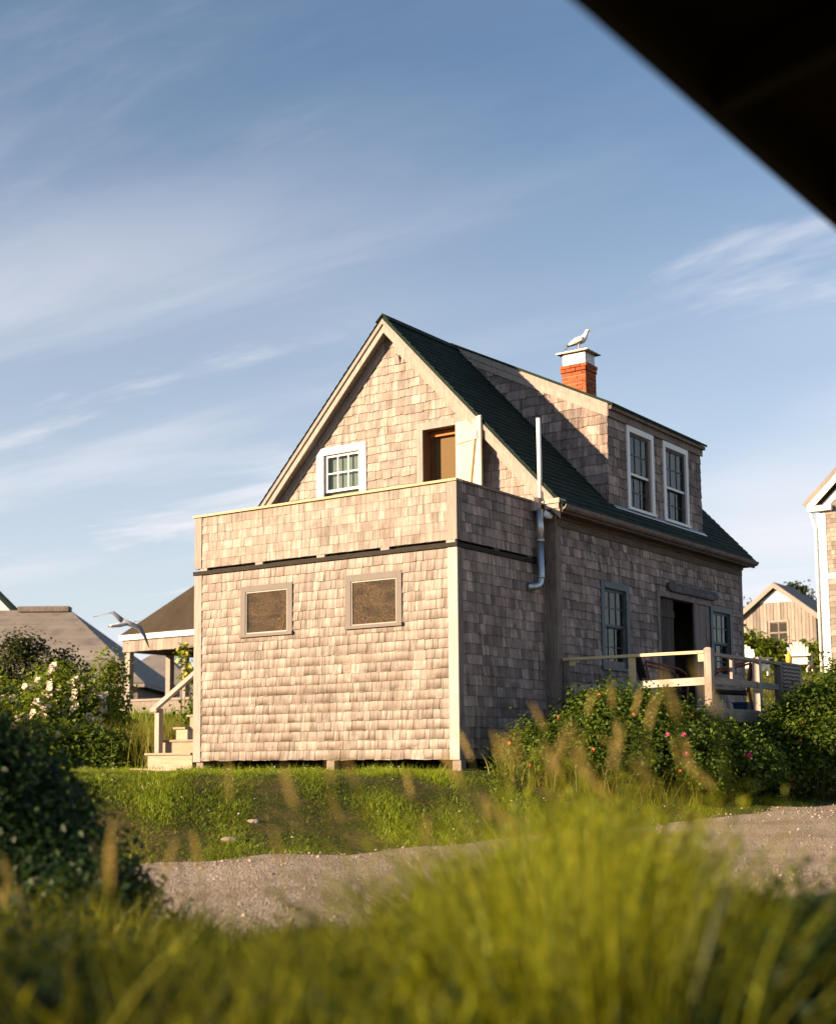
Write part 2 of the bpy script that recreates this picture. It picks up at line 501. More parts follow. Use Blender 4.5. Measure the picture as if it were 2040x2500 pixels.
# ------------------------------------------------------------------ mesh helpers
class MB:
    def __init__(self):
        self.v, self.f, self.r = [], [], []

    def add(self, verts, faces, r=None):
        b = len(self.v)
        r = random.random() if r is None else r
        self.v += [tuple(p) for p in verts]
        self.f += [tuple(i + b for i in fc) for fc in faces]
        self.r += [r] * len(faces)
        return self

    def box(self, x0, x1, y0, y1, z0, z1, r=None):
        return self.add([(x0, y0, z0), (x1, y0, z0), (x1, y1, z0), (x0, y1, z0), (x0, y0, z1), (x1, y0, z1), (x1, y1, z1), (x0, y1, z1)],
                        [(0, 3, 2, 1), (4, 5, 6, 7), (0, 1, 5, 4), (1, 2, 6, 5), (2, 3, 7, 6), (3, 0, 4, 7)], r)

    def hexa(self, lo, hi, r=None):
        """lo, hi: two quads of four points, the same way round"""
        return self.add(list(lo) + list(hi), [(0, 3, 2, 1), (4, 5, 6, 7), (0, 1, 5, 4), (1, 2, 6, 5), (2, 3, 7, 6), (3, 0, 4, 7)], r)

    def beam(self, p, q, w, h, up=(0, 0, 1), r=None):
        p, q = Vector(p), Vector(q)
        d = (q - p).normalized()
        s = d.cross(Vector(up)).normalized()
        u = s.cross(d).normalized()
        a, b = s * (w / 2), u * (h / 2)
        return self.hexa([p - a - b, p + a - b, p + a + b, p - a + b], [q - a - b, q + a - b, q + a + b, q - a + b], r)

    def prism(self, pts, off, r=None):
        """a flat outline pushed along off"""
        n = len(pts)
        pts = [Vector(p) for p in pts]
        off = Vector(off)
        fs = [tuple(range(n - 1, -1, -1)), tuple(range(n, 2 * n))]
        fs += [(i, (i + 1) % n, n + (i + 1) % n, n + i) for i in range(n)]
        return self.add(pts + [p + off for p in pts], fs, r)

    def tube(self, pts, rad, n=8, r=None):
        pts = [Vector(p) for p in pts]
        if isinstance(rad, (int, float)):
            rad = [rad] * len(pts)
        vs, fs = [], []
        ref = Vector((0.31, 0.17, 0.93))
        for i, p in enumerate(pts):
            d = (pts[min(i + 1, len(pts) - 1)] - pts[max(i - 1, 0)]).normalized()
            if abs(d.dot(ref)) > 0.97:
                ref = Vector((0.9, 0.3, 0.1))
            a = d.cross(ref).normalized()
            b = d.cross(a)
            for k in range(n):
                t = 2 * math.pi * k / n
                vs.append(p + (a * math.cos(t) + b * math.sin(t)) * rad[i])
        for i in range(len(pts) - 1):
            for k in range(n):
                fs.append((i * n + k, i * n + (k + 1) % n, (i + 1) * n + (k + 1) % n, (i + 1) * n + k))
        fs.append(tuple(range(n - 1, -1, -1)))
        m = (len(pts) - 1) * n
        fs.append(tuple(m + k for k in range(n)))
        return self.add(vs, fs, r)

    def loft(self, rings, n=12, r=None):
        """rings: (centre, side vector, up vector) ellipses"""
        vs, fs = [], []
        for c, a, b in rings:
            c, a, b = Vector(c), Vector(a), Vector(b)
            for k in range(n):
                t = 2 * math.pi * k / n
                vs.append(c + a * math.cos(t) + b * math.sin(t))
        for i in range(len(rings) - 1):
            for k in range(n):
                fs.append((i * n + k, i * n + (k + 1) % n, (i + 1) * n + (k + 1) % n, (i + 1) * n + k))
        fs.append(tuple(range(n - 1, -1, -1)))
        m = (len(rings) - 1) * n
        fs.append(tuple(m + k for k in range(n)))
        return self.add(vs, fs, r)


def base_of(o):
    return o.matrix_parent_inverse @ Vector((0, 0, 0)) if o is None else BASE.get(o.name, Vector((0, 0, 0)))


BASE = {}


def new_mesh(name, mb, base=(0, 0, 0), smooth=False):
    b = Vector(base)
    me = bpy.data.meshes.new(name)
    me.from_pydata([(p[0] - b.x, p[1] - b.y, p[2] - b.z) for p in mb.v], [], mb.f)
    a = me.attributes.new('rnd', 'FLOAT', 'FACE')
    a.data.foreach_set('value', mb.r)
    if smooth:
        me.polygons.foreach_set('use_smooth', [True] * len(me.polygons))
    return me


def obj(name, mb, mat, parent=None, smooth=False, kind=None):
    """one mesh object, its points given in world coordinates"""
    base = BASE[parent.name] if parent else Vector((0, 0, 0))
    o = bpy.data.objects.new(name, new_mesh(name, mb, base, smooth))
    o.data.materials.append(M[mat] if isinstance(mat, str) else mat)
    COL.objects.link(o)
    if parent:
        o.parent = parent
    BASE[o.name] = Vector(base)
    if kind:
        o['kind'] = kind
    return o


def tag(o, label=None, cat=None, group=None, kind=None):
    for k, v in (('label', label), ('category', cat), ('group', group), ('kind', kind)):
        if v:
            o[k] = v
    return o


def thing(name, label, cat, loc, group=None):
    o = bpy.data.objects.new(name, None)
    o.empty_display_size = 0.2
    o.location = loc
    COL.objects.link(o)
    BASE[o.name] = Vector(loc)
    return tag(o, label, cat, group)


def np_mesh(name, V, F, rnd, mat, parent=None, kind=None):
    """V (n,3) world points, F (m,k) faces all of k corners"""
    V = np.asarray(V, dtype=np.float32)
    F = np.asarray(F, dtype=np.int32)
    base = BASE[parent.name] if parent else Vector((0, 0, 0))
    V = V - np.array(base, dtype=np.float32)
    m, k = F.shape
    me = bpy.data.meshes.new(name)
    me.vertices.add(len(V))
    me.vertices.foreach_set('co', V.ravel())
    me.loops.add(m * k)
    me.loops.foreach_set('vertex_index', F.ravel())
    me.polygons.add(m)
    me.polygons.foreach_set('loop_start', np.arange(0, m * k, k, dtype=np.int32))
    try:
        me.polygons.foreach_set('loop_total', np.full(m, k, dtype=np.int32))
    except Exception:
        pass
    me.update(calc_edges=True)
    a = me.attributes.new('rnd', 'FLOAT', 'FACE')
    a.data.foreach_set('value', np.asarray(rnd, dtype=np.float32))
    o = bpy.data.objects.new(name, me)
    me.materials.append(M[mat])
    COL.objects.link(o)
    if parent:
        o.parent = parent
    BASE[o.name] = Vector(base)
    if kind:
        o['kind'] = kind
    return o


def copy_thing(root, loc, rotz=None):
    c = root.copy()
    COL.objects.link(c)
    c.location = loc
    if rotz is not None:
        c.rotation_euler = (0, 0, rotz)
    for ch in list(root.children):
        d = ch.copy()
        COL.objects.link(d)
        d.parent = c
        for g in list(ch.children):
            e = g.copy()
            COL.objects.link(e)
            e.parent = d
    return c


# ------------------------------------------------------------------ terrain
RF = np.array([-math.sin(YAW), math.cos(YAW)])     # the slope climbs this way
RR = np.array([math.cos(YAW), math.sin(YAW)])


def smooth01(t):
    t = np.clip(t, 0, 1)
    return t * t * (3 - 2 * t)


def road_edge(y):
    return np.interp(y, [-40, -20, -12, -6.46, -3.7, 0, 3.28, 12, 30, 60], [-14, -1.5, 3.0, 5.94, 7.2, 8.0, 8.5, 9.3, 10.2, 11])


def gz(x, y):
    x = np.asarray(x, float)
    y = np.asarray(y, float)
    s = (x - CAM.x) * RF[0] + (y - CAM.y) * RF[1]
    r = (x - CAM.x) * RR[0] + (y - CAM.y) * RR[1]
    e = road_edge(y)
    rz = np.clip(-0.7 + 0.026 * y, -1.12, -0.5)
    z = rz + (-0.15 - rz) * smooth01((e - x) / 3.6)
    z = z + 0.10 * smooth01((x - e - 5.0) / 1.2)
    amp = np.interp(r, [-14, -5, 3], [1.75, 2.2, 3.2])
    z = z + amp * smooth01((s - 26) / 24) + 1.2 * smooth01((s - 50) / 20) - 9 * smooth01((s - 90) / 120)
    z = z + 0.022 * np.sin(x * 1.7 + 0.6) * np.sin(y * 1.3) + 0.012 * np.sin(x * 4.1 + y * 3.3)
    return z


def gzf(x, y):
    return float(gz(x, y))


def spaced(n, near, far, c):
    t = np.linspace(-1, 1, n)
    k = 4.2
    return c + np.sign(t) * (near * np.abs(t) + (far - near) * (np.exp(k * np.abs(t)) - 1) / (np.exp(k) - 1) * np.abs(t) ** 3)


gx, gy = spaced(261, 26, 2500, 6.0), spaced(261, 26, 2500, 0.0)
X, Y = np.meshgrid(gx, gy)
GV = np.stack([X.ravel(), Y.ravel(), gz(X, Y).ravel()], 1)
nx = len(gx)
ii = np.arange(nx - 1)
A = (ii[None, :] + nx * ii[:, None]).ravel()
GF = np.stack([A, A + 1, A + 1 + nx, A + nx], 1)
ground = np_mesh('ground', GV, GF, np.full(len(GF), 0.5), 'ground', None, 'structure')
ground.data.polygons.foreach_set('use_smooth', [True] * len(ground.data.polygons))
tag(ground, 'grassy ground sloping from the house down to the lane')

# gravel lane with ragged edges
ry = np.linspace(-22, 46, 560)
rw = np.linspace(0, 1, 16)
rv, rf = [], []
for j, yy in enumerate(ry):
    e0 = float(road_edge(yy)) + 0.10 * math.sin(yy * 2.3) + 0.06 * math.sin(yy * 6.1 + 1) + 0.03 * math.sin(yy * 17)
    e1 = float(road_edge(yy)) + 5.3 + 0.15 * math.sin(yy * 1.9 + 2)
    for t in rw:
        xx = e0 + (e1 - e0) * t
        rv.append((xx, yy, gzf(xx, yy) + 0.006 + 0.012 * math.sin(math.pi * t)))
for j in range(len(ry) - 1):
    for i in range(15):
        a = j * 16 + i
        rf.append((a, a + 1, a + 17, a + 16))
road = np_mesh('gravel_road', np.array(rv), np.array(rf), np.full(len(rf), 0.5), 'gravel', None, 'structure')
road.data.polygons.foreach_set('use_smooth', [True] * len(road.data.polygons))
tag(road, 'pale gravel lane between the house and the foreground grass')

# ------------------------------------------------------------------ THE COTTAGE
Wf, D, Wm, YB = 4.64, 2.32, 4.82, 9.39
XR, ZR, XE, ZE = 1.95, 6.95, 5.07, 3.60
MS = (ZR - ZE) / (XE - XR)
XL = 2 * XR - Wm
H1, HP, H2 = 2.75, 2.85, 3.625
Y0, Y1 = D - 0.21, YB + 0.15
house = thing('cottage', 'weathered grey shingled cottage with a dark green gable roof and balcony', 'house', (2.3, 4.5, gzf(2.3, 0)))


def roof_z(x):
    return ZR - MS * abs(x - XR)


def clip_poly(poly, a, b, c):
    """keep a*u + b*v <= c"""
    out = []
    n = len(poly)
    for i in range(n):
        p, q = poly[i], poly[(i + 1) % n]
        dp, dq = a * p[0] + b * p[1] - c, a * q[0] + b * q[1] - c
        if dp <= 0:
            out.append(p)
        if (dp < 0 < dq) or (dq < 0 < dp):
            t = dp / (dp - dq)
            out.append((p[0] + (q[0] - p[0]) * t, p[1] + (q[1] - p[1]) * t))
    return out


def shingles(org, U, V, N, u0, u1, v0, v1, ex, wr=(0.075, 0.19), th=0.014, clips=(), holes=(), rs=1, jit=0.006, gap=0.0035, brick_pat=None, first=None):
    """courses of overlapping wedges on a plane; returns a list of (verts, faces, weight, rnd)"""
    rng = random.Random(rs)
    org, U, V, N = Vector(org), Vector(U), Vector(V), Vector(N)
    out = []
    nc = max(1, int(round((v1 - v0) / ex)))
    ex = (v1 - v0) / nc
    for i in range(nc):
        vb = v0 + i * ex
        spans = [(u0, u1)]
        cuts = sorted({u for h in holes if h[2] < vb + ex and h[3] > vb for u in h[:2]})
        for c in cuts:
            spans = [s for a, b in spans for s in (((a, c), (c, b)) if a < c < b else ((a, b),))]
        wob = rng.uniform(-0.004, 0.004)
        for a, b in spans:
            u = a
            if brick_pat:
                u = a - (brick_pat * 0.5 if i % 2 else 0) - rng.uniform(0, 0.02)
            while u < b - 0.005:
                w = brick_pat or (rng.uniform(*wr) if rng.random() < 0.75 else rng.uniform(wr[0], wr[1] * 1.35))
                ue = min(u + w, b)
                if b - ue < 0.035:
                    ue = b
                us = max(u, a)
                u = ue
                lo, hi = vb + wob + rng.uniform(-jit, jit), vb + ex * 1.06
                if ue - us < 0.012:
                    continue
                mu = (us + ue) / 2
                skip = False
                for h in holes:
                    if h[0] - 1e-6 <= mu <= h[1] + 1e-6:
                        if h[2] <= lo + 0.01 and h[3] >= vb + ex - 0.01:
                            skip = True
                        elif h[2] > lo and h[2] < hi:
                            hi = h[2]
                        elif h[3] > lo and h[3] < hi and h[2] <= lo + 0.01:
                            lo = h[3]
                if skip or hi - lo < 0.02:
                    continue
                tl = rng.uniform(-0.004, 0.004)
                poly = [(us + gap / 2, lo + tl), (ue - gap / 2, lo - tl), (ue - gap / 2, hi), (us + gap / 2, hi)]
                for cc in clips:
                    poly = clip_poly(poly, *cc)
                    if len(poly) < 3:
                        break
                if len(poly) < 3:
                    continue
                tb = th * rng.uniform(0.75, 1.35)
                cup = rng.uniform(-0.002, 0.003)
                k = len(poly)
                outer = [org + U * p[0] + V * p[1] + N * (tb * (1 - (p[1] - vb) / (ex * 1.12)) + 0.003 + cup * (1 if p[0] > mu else -1)) for p in poly]
                inner = [org + U * p[0] + V * p[1] for p in poly]
                fs = [tuple(range(k))] + [(j + k, (j + 1) % k + k, (j + 1) % k, j) for j in range(k)]
                ar = 0.5 * abs(sum(poly[j][0] * poly[(j + 1) % k][1] - poly[(j + 1) % k][0] * poly[j][1] for j in range(k)))
                c = sum(outer, Vector()) / k
                vd = CAM - c
                wgt = ar * max(0, N.dot(vd.normalized())) / vd.length_squared
                out.append((outer + inner, fs, wgt, rng.random()))
    return out


def place_pieces(lists, name, mass_name, parent, top=300):
    """lists: [(pieces, material)]; the largest in view become objects of their own"""
    allp = [(p, m) for ps, m in lists for p in ps]
    order = sorted(range(len(allp)), key=lambda i: -allp[i][0][2])
    solo = set(order[:top])
    rest = {}
    for i, (p, m) in enumerate(allp):
        if i in solo:
            b = MB().add(p[0], p[1], p[3])
            obj(name, b, m, parent)
        else:
            rest.setdefault(m, MB()).add(p[0], p[1], p[3])
    for j, (m, b) in enumerate(rest.items()):
        yield m, b


def mass(parts, name, parent):
    """the rest of one kind: ONE part, several materials"""
    base = BASE[parent.name]
    tot = MB()
    mi = []
    for j, (m, b) in enumerate(parts):
        k = len(tot.v)
        tot.v += b.v
        tot.f += [tuple(i + k for i in f) for f in b.f]
        tot.r += b.r
        mi += [j] * len(b.f)
    o = obj(name, tot, parts[0][0], parent, kind='stuff')
    for m, b in parts[1:]:
        o.data.materials.append(M[m])
    o.data.polygons.foreach_set('material_index', mi)
    return o


X_, Y_, Z_ = Vector((1, 0, 0)), Vector((0, 1, 0)), Vector((0, 0, 1))

# --- solid walls behind the shingles
b = MB()
win_front = [(1.0, 1.79, 1.82, 2.425), (2.925, 3.69, 1.82, 2.425)]


def wall_with_holes(b, plane, w0, w1, z0, z1, holes, t0, t1):
    """a wall along x (plane 'y') or y (plane 'x') made of boxes round its openings"""
    us = sorted({w0, w1, *[h[0] for h in holes], *[h[1] for h in holes]})
    for a, c in zip(us[:-1], us[1:]):
        m = (a + c) / 2
        segs = [(z0, z1)]
        for h in holes:
            if h[0] <= m <= h[1]:
                segs = [s for p, q in segs for s in ((p, min(q, h[2])), (max(p, h[3]), q)) if s[1] - s[0] > 1e-4]
        for p, q in segs:
            if plane == 'y':
                b.box(a, c, t0, t1, p, q, 0.5)
            else:
                b.box(t0, t1, a, c, p, q, 0.5)


wall_with_holes(b, 'y', 0.0, Wf, 0.0, H1, win_front, 0.0, 0.1)
b.box(Wf - 0.1, Wf, 0.1, D, 0.0, H1)
b.box(0.0, 0.1, 0.1, D, 0.0, H1)
b.box(0.1, Wf - 0.1, 0.1, D, H1 - 0.15, H1)             # balcony floor
b.box(0.1, Wf - 0.1, 0.1, D, 0.0, 0.1)
obj('annex_wall', b, 'trim_dark', house)
b = MB()
b.box(0, Wf, 0, 0.09, HP, H2)
b.box(Wf - 0.09, Wf, 0.09, D - 0.02, HP, H2)
b.box(0, 0.09, 0.09, D - 0.02, HP, H2)
obj('parapet_wall', b, 'trim_dark', house)

side_holes = [(3.77, 4.52, 1.46, 2.565), (7.96, 8.74, 1.46, 2.55), (5.75, 7.82, 0.66, 2.62)]
b = MB()
wall_with_holes(b, 'x', D, YB, -0.1, 3.85, side_holes, Wm - 0.12, Wm)
obj('side_wall', b, 'trim_dark', house)
b = MB()
b.box(XL, XL + 0.12, D, YB, -0.1, 3.85)
b.box(XL + 0.12, Wm - 0.12, YB - 0.12, YB, -0.1, 3.85)
b.prism([(XL, YB - 0.12, 3.85), (Wm, YB - 0.12, 3.85), (XR, YB - 0.12, ZR - 0.08)], (0, 0.12, 0))
obj('rear_wall', b, 'trim_dark', house)

# gable wall (front of the main block), with a window and a door opening
DOOR = (2.555, 3.18, 2.95, 5.05)
GWIN = (0.60, 1.33, 3.85, 4.915)
b = MB()
wall_with_holes(b, 'y', XL, Wm - 0.12, -0.1, 3.85, [(DOOR[0], DOOR[1], DOOR[2], 3.85)], D, D + 0.12)


def gable_strip(x0, x1, z0, z1s):
    """one upright slice of the gable: flat bottom z0, top follows the roof"""
    b.prism([(x0, D, z0), (x1, D, z0), (x1, D, z1s[1]), (x0, D, z1s[0])], (0, 0.12, 0), 0.5)


cutx = [XL + 0.02, GWIN[0], GWIN[1], XR, DOOR[0], DOOR[1], Wm - 0.02]
for a, c in zip(cutx[:-1], cutx[1:]):
    za, zc = roof_z(a) - 0.06, roof_z(c) - 0.06
    if a == GWIN[0]:
        gable_strip(a, c, GWIN[3], (za, zc))
    elif a == DOOR[0]:
        gable_strip(a, c, DOOR[3], (za, zc))
    elif za > 3.86 and zc > 3.86:
        gable_strip(a, c, 3.85, (za, zc))
    else:
        xm = XR + (1 if c > XR else -1) * (ZR - 0.06 - 3.86) / MS
        if za <= 3.86:
            b.prism([(xm, D, 3.85), (c, D, 3.85), (c, D, zc)], (0, 0.12, 0), 0.5)
        else:
            b.prism([(a, D, 3.85), (xm, D, 3.85), (a, D, za)], (0, 0.12, 0), 0.5)
obj('gable_wall', b, 'trim_dark', house)

# --- all wall shingles
sh = []
sh.append((shingles((0, -0.001, 0), X_, Z_, -Y_, 0.13, 4.515, 0.0, H1 - 0.01, 0.128, (0.075, 0.165), holes=[(0.90, 1.885, 1.765, 2.51), (2.83, 3.78, 1.765, 2.515)], rs=1, jit=0.006, gap=0.0055, th=0.015), 'shingle_low'))
sh.append((shingles((0, -0.001, 0), X_, Z_, -Y_, 0.115, 4.515, HP, H2 - 0.005, 0.131, (0.09, 0.2), rs=2, jit=0.002, gap=0.0035, th=0.008), 'shingle'))
sh.append((shingles((Wf + 0.001, 0, 0), Y_, Z_, X_, 0.10, D - 0.07, 0.0, H1 - 0.01, 0.136, (0.08, 0.18), rs=3, jit=0.003), 'shingle_old'))
sh.append((shingles((Wf + 0.001, 0, 0), Y_, Z_, X_, 0.10, D - 0.03, HP, H2 - 0.005, 0.131, (0.09, 0.2), rs=4, jit=0.002), 'shingle_old'))
RK = 0.20                                               # rake frieze depth below the roof line
gclip = [(MS, 1, ZR + MS * XR - RK), (-MS, 1, ZR - MS * XR - RK)]
sh.append((shingles((0, D - 0.001, 0), X_, Z_, -Y_, XL + 0.05, Wm - 0.1, 3.0, ZR - 0.2, 0.140, (0.085, 0.21), clips=gclip,
                    holes=[(0.46, 1.46, 3.0, 5.03), (2.45, 3.285, 3.0, 5.16)], rs=5, jit=0.009, gap=0.0045, th=0.014), 'shingle'))
sh.append((shingles((Wm + 0.001, 0, 0), Y_, Z_, X_, D + 0.14, YB - 0.10, 0.05, 3.33, 0.130, (0.075, 0.18),
                    holes=[(3.67, 4.62, 1.36, 2.67), (7.86, 8.84, 1.36, 2.655), (5.65, 7.86, 0.0, 2.70)], rs=6, jit=0.008, th=0.017), 'shingle_old'))

# --- dormer
DX, DY0, DY1, DM = 4.77, 4.17, 7.79, 0.505
DZ = lambda x: 6.97 - DM * (x - 1.92)
b = MB()
zr_front = ZR - MS * (DX - XR)
for yy in (DY0, DY1 - 0.1):
    b.prism([(2.2, yy, ZR - MS * (2.2 - XR)), (DX, yy, zr_front - 0.02), (DX, yy, DZ(DX) - 0.02), (2.2, yy, DZ(2.2) - 0.02)], (0, 0.1, 0))
wall_with_holes(b, 'x', DY0 + 0.1, DY1 - 0.1, 3.90, DZ(DX) - 0.04, [(4.90, 5.64, 4.0, 5.19), (6.27, 7.08, 4.0, 5.19)], DX - 0.1, DX)
obj('dormer_wall', b, 'trim_dark', house)
sh.append((shingles((0, DY0 - 0.001, 0), X_, Z_, -Y_, 1.95, DX + 0.012, 3.93, 6.95, 0.162, (0.09, 0.22), clips=[(DM, 1, 6.97 + DM * 1.92 - 0.19), (-MS, -1, -(ZR + MS * XR) - 0.01)], rs=7, jit=0.008), 'shingle_old'))
sh.append((shingles((DX + 0.001, 0, 0), Y_, Z_, X_, DY0 - 0.012, DY1, 3.93, 5.32, 0.154, (0.09, 0.2), holes=[(4.80, 5.80, 3.955, 5.40), (6.17, 7.19, 3.955, 5.40)], rs=8, jit=0.006), 'shingle_old'))
mass(list(place_pieces(sh, 'wall_shingle', '', house)), 'wall_shingle_field', house)

# --- roof
b = MB()
TH = 0.07
for sgn in (1, -1):
    xe = XR + sgn * (XE - XR)
    lo = [(XR, Y0, ZR - TH * 1.45), (xe, Y0, ZE - TH * 1.45), (xe, Y0, ZE), (XR, Y0, ZR)]
    b.prism(lo, (0, Y1 - Y0, 0))
roof = obj('roof', b, 'roof', house)
sl = math.hypot(XE - XR, ZR - ZE)
Vr = Vector((XR - XE, 0, ZR - ZE)).normalized()
Nr = Vector((ZR - ZE, 0, XE - XR)).normalized()
ub0 = (XE - DX) / (XE - XR) * sl
# the dormer stands on this stretch of the slope
rs_ = shingles((XE + 0.02, Y0 - 0.02, ZE - 0.02), Y_, Vr, Nr, 0.0, Y1 - Y0 + 0.03, 0.0, sl + 0.03, 0.128, (0.3, 0.33), 0.011, holes=[(DY0 - Y0 + 0.02, DY1 - Y0 + 0.02, ub0 + 0.03, sl - 0.20)], rs=9, jit=0.003, gap=0.006, brick_pat=0.30)
Vl = Vector((XE - XR, 0, ZR - ZE)).normalized()
Nl = Vector((-(ZR - ZE), 0, XE - XR)).normalized()
rs_ += shingles((2 * XR - XE - 0.02, Y0 - 0.02, ZE - 0.02), Y_, Vl, Nl, 0.0, Y1 - Y0 + 0.03, 0.0, sl + 0.03, 0.128, (0.3, 0.33), 0.011, rs=10, jit=0.003, gap=0.006, brick_pat=0.30)
mass(list(place_pieces([(rs_, 'roof')], 'roof_shingle', '', house)), 'roof_shingle_field', house)
b = MB()
b.prism([(XR - 0.13, Y0 - 0.03, ZR - 0.10), (XR, Y0 - 0.03, ZR + 0.012), (XR + 0.13, Y0 - 0.03, ZR - 0.10), (XR + 0.13, Y0 - 0.03, ZR - 0.085), (XR, Y0 - 0.03, ZR + 0.035), (XR - 0.13, Y0 - 0.03, ZR - 0.085)], (0, Y1 - Y0 + 0.06, 0))
obj('ridge_cap', b, 'roof', house)

# rake boards: fascia, moulding, soffit and frieze on both slopes
for sgn in (1, -1):
    f = lambda t, off: (XR + sgn * (t * (XE - XR)), ZR - t * (ZR - ZE) - off)
    def rake(name, o0, o1, y0, y1, mat, t0=0.0, t1=1.0):
        b = MB()
        p = [f(t0, o0), f(t1, o0), f(t1, o1), f(t0, o1)]
        b.prism([(x, y0, z) for x, z in p], (0, y1 - y0, 0))
        return obj(name, b, mat, house)
    rake('rake_moulding', 0.055, 0.135, Y0 - 0.028, Y0 - 0.003, 'trim', 0.0, 0.985)
    rake('rake_fascia', 0.05, 0.27, Y0 - 0.001, Y0 + 0.022, 'trim', 0.0, 0.985)
    rake('rake_soffit', 0.215, 0.235, Y0 + 0.024, D - 0.045, 'trim_dark', 0.0, 0.97)
    rake('rake_frieze', 0.10, 0.41, D - 0.042, D - 0.022, 'trim', 0.03 if sgn > 0 else 0.035, 0.93)
# eave: soffit, fascia, wooden gutter, frieze and cornice return
b = MB()
b.box(Wm - 0.02, XE - 0.05, Y0 + 0.05, Y1 - 0.02, 3.485, 3.51)
obj('eave_soffit', b, 'frieze', house)
b = MB()
b.box(XE - 0.05, XE - 0.02, Y0 + 0.03, Y1, 3.47, 3.575)
obj('eave_fascia', b, 'frieze', house)
b = MB()
prof = [(XE - 0.018, 3.50), (XE + 0.02, 3.505), (XE + 0.05, 3.53), (XE + 0.066, 3.575), (XE + 0.055, 3.578), (XE + 0.03, 3.54), (XE - 0.018, 3.53)]
b.prism([(x, Y0 + 0.0, z) for x, z in prof], (0, Y1 - Y0, 0))
obj('wooden_gutter', b, 'trim_dark', house)
b = MB()
b.box(Wm + 0.002, Wm + 0.03, D + 0.03, YB + 0.02, 3.32, 3.484)
b.box(Wm + 0.002, Wm + 0.055, D + 0.03, YB + 0.02, 3.43, 3.4845)
obj('eave_frieze', b, 'frieze', house)
b = MB()
b.box(4.79, XE - 0.055, Y0 - 0.02, D - 0.05, 3.53, 3.60)
b.box(4.79, XE - 0.03, Y0 - 0.045, D - 0.05, 3.602, 3.67)
obj('cornice_return', b, 'trim_h', house)
# corner boards
for nm, bx, mt in [('corner_board', (4.515, Wf + 0.024, -0.024, -0.001, -0.01, H1 - 0.005), 'white_wood'),
                   ('corner_board', (Wf + 0.001, Wf + 0.024, -0.0005, 0.10, -0.01, H1 - 0.005), 'trim_dark'),
                   ('corner_board', (-0.02, 0.13, -0.024, -0.001, -0.02, H1 - 0.005), 'trim'),
                   ('corner_board', (4.515, Wf + 0.022, -0.022, -0.001, HP, H2), 'trim'),
                   ('corner_board', (Wf + 0.001, Wf + 0.022, -0.0005, 0.10, HP, H2), 'trim_dark'),
                   ('corner_board', (-0.02, 0.115, -0.022, -0.001, HP, H2), 'trim'),
                   ('corner_board', (Wf + 0.001, Wf + 0.03, D - 0.07, D - 0.004, 0.0, H1), 'trim_dark'),
                   ('corner_board', (Wf + 0.032, Wm + 0.024, D - 0.024, D - 0.001, 0.0, 3.47), 'trim_dark'),
                   ('corner_board', (Wm + 0.001, Wm + 0.026, D - 0.0005, D + 0.075, 0.0, 3.47), 'trim_dark'),
                   ('corner_board', (Wm + 0.001, Wm + 0.022, D + 0.077, D + 0.14, 0.0, 3.32), 'trim_dark'),
                   ('corner_board', (Wm + 0.001, Wm + 0.024, YB - 0.10, YB + 0.02, 0.0, 3.32), 'trim_dark')]:
    obj(nm, MB().box(*bx), mt, house)
# tar band and spacer blocks between annex and parapet, cap rail
b = MB()
b.box(-0.035, Wf + 0.035, -0.04, 0.05, H1 + 0.002, H1 + 0.058)
b.box(Wf - 0.05, Wf + 0.035, 0.052, D - 0.005, H1 + 0.002, H1 + 0.058)
obj('tar_band', b, 'tar', house)
b = MB()
for x in (0.16, 1.25, 2.39, 3.50, 4.56):
    b = MB().box(x - 0.07, x + 0.07, -0.018, 0.05, H1 + 0.06, HP - 0.002)
    obj('spacer_block', b, 'trim', house)
for y in (1.0, 1.9):
    obj('spacer_block', MB().box(Wf - 0.05, Wf + 0.01, y - 0.06, y + 0.06, H1 + 0.06, HP - 0.002), 'frieze', house)
obj('balcony_underside', MB().box(0.06, Wf - 0.06, 0.06, D - 0.03, H1 + 0.06, HP - 0.004), 'tar', house)
b = MB()
b.box(-0.045, Wf + 0.035, -0.045, 0.115, H2 + 0.001, H2 + 0.032)
obj('cap_rail', b, 'new_wood', house)
b = MB()
b.box(Wf - 0.11, Wf + 0.033, 0.117, D - 0.03, H2 + 0.001, H2 + 0.030)
obj('cap_rail', b, 'trim_dark', house)
obj('cap_rail', MB().box(-0.045, 0.115, 0.117, D - 0.03, H2 + 0.001, H2 + 0.030), 'trim', house)
# sill beam edge and piers
for x in (0.03, 2.48, 4.54):
    zb = gzf(x, 0.05) - 0.15
    obj('pier', MB().box(x - 0.01, x + 0.12, 0.012, 0.13, zb, -0.002), 'pier', house)
for y in (1.2, 2.2, 4.5, 7.0, 9.2):
    obj('pier', MB().box(Wf - 0.20, Wf - 0.06, y - 0.07, y + 0.07, gzf(Wf, y) - 0.3, -0.002), 'pier', house)
obj('skirt', MB().box(0.3, Wf - 0.3, 0.9, 0.95, gzf(2, 1) - 0.3, -0.003), 'tar', house)
obj('loose_shingle', MB().hexa([(2.03, D - 0.03, 6.19), (2.14, D - 0.03, 6.18), (2.14, D - 0.004, 6.18), (2.03, D - 0.004, 6.19)],
                               [(2.05, D - 0.05, 6.36), (2.13, D - 0.06, 6.30), (2.13, D - 0.004, 6.30), (2.05, D - 0.004, 6.36)]), 'shingle', house)

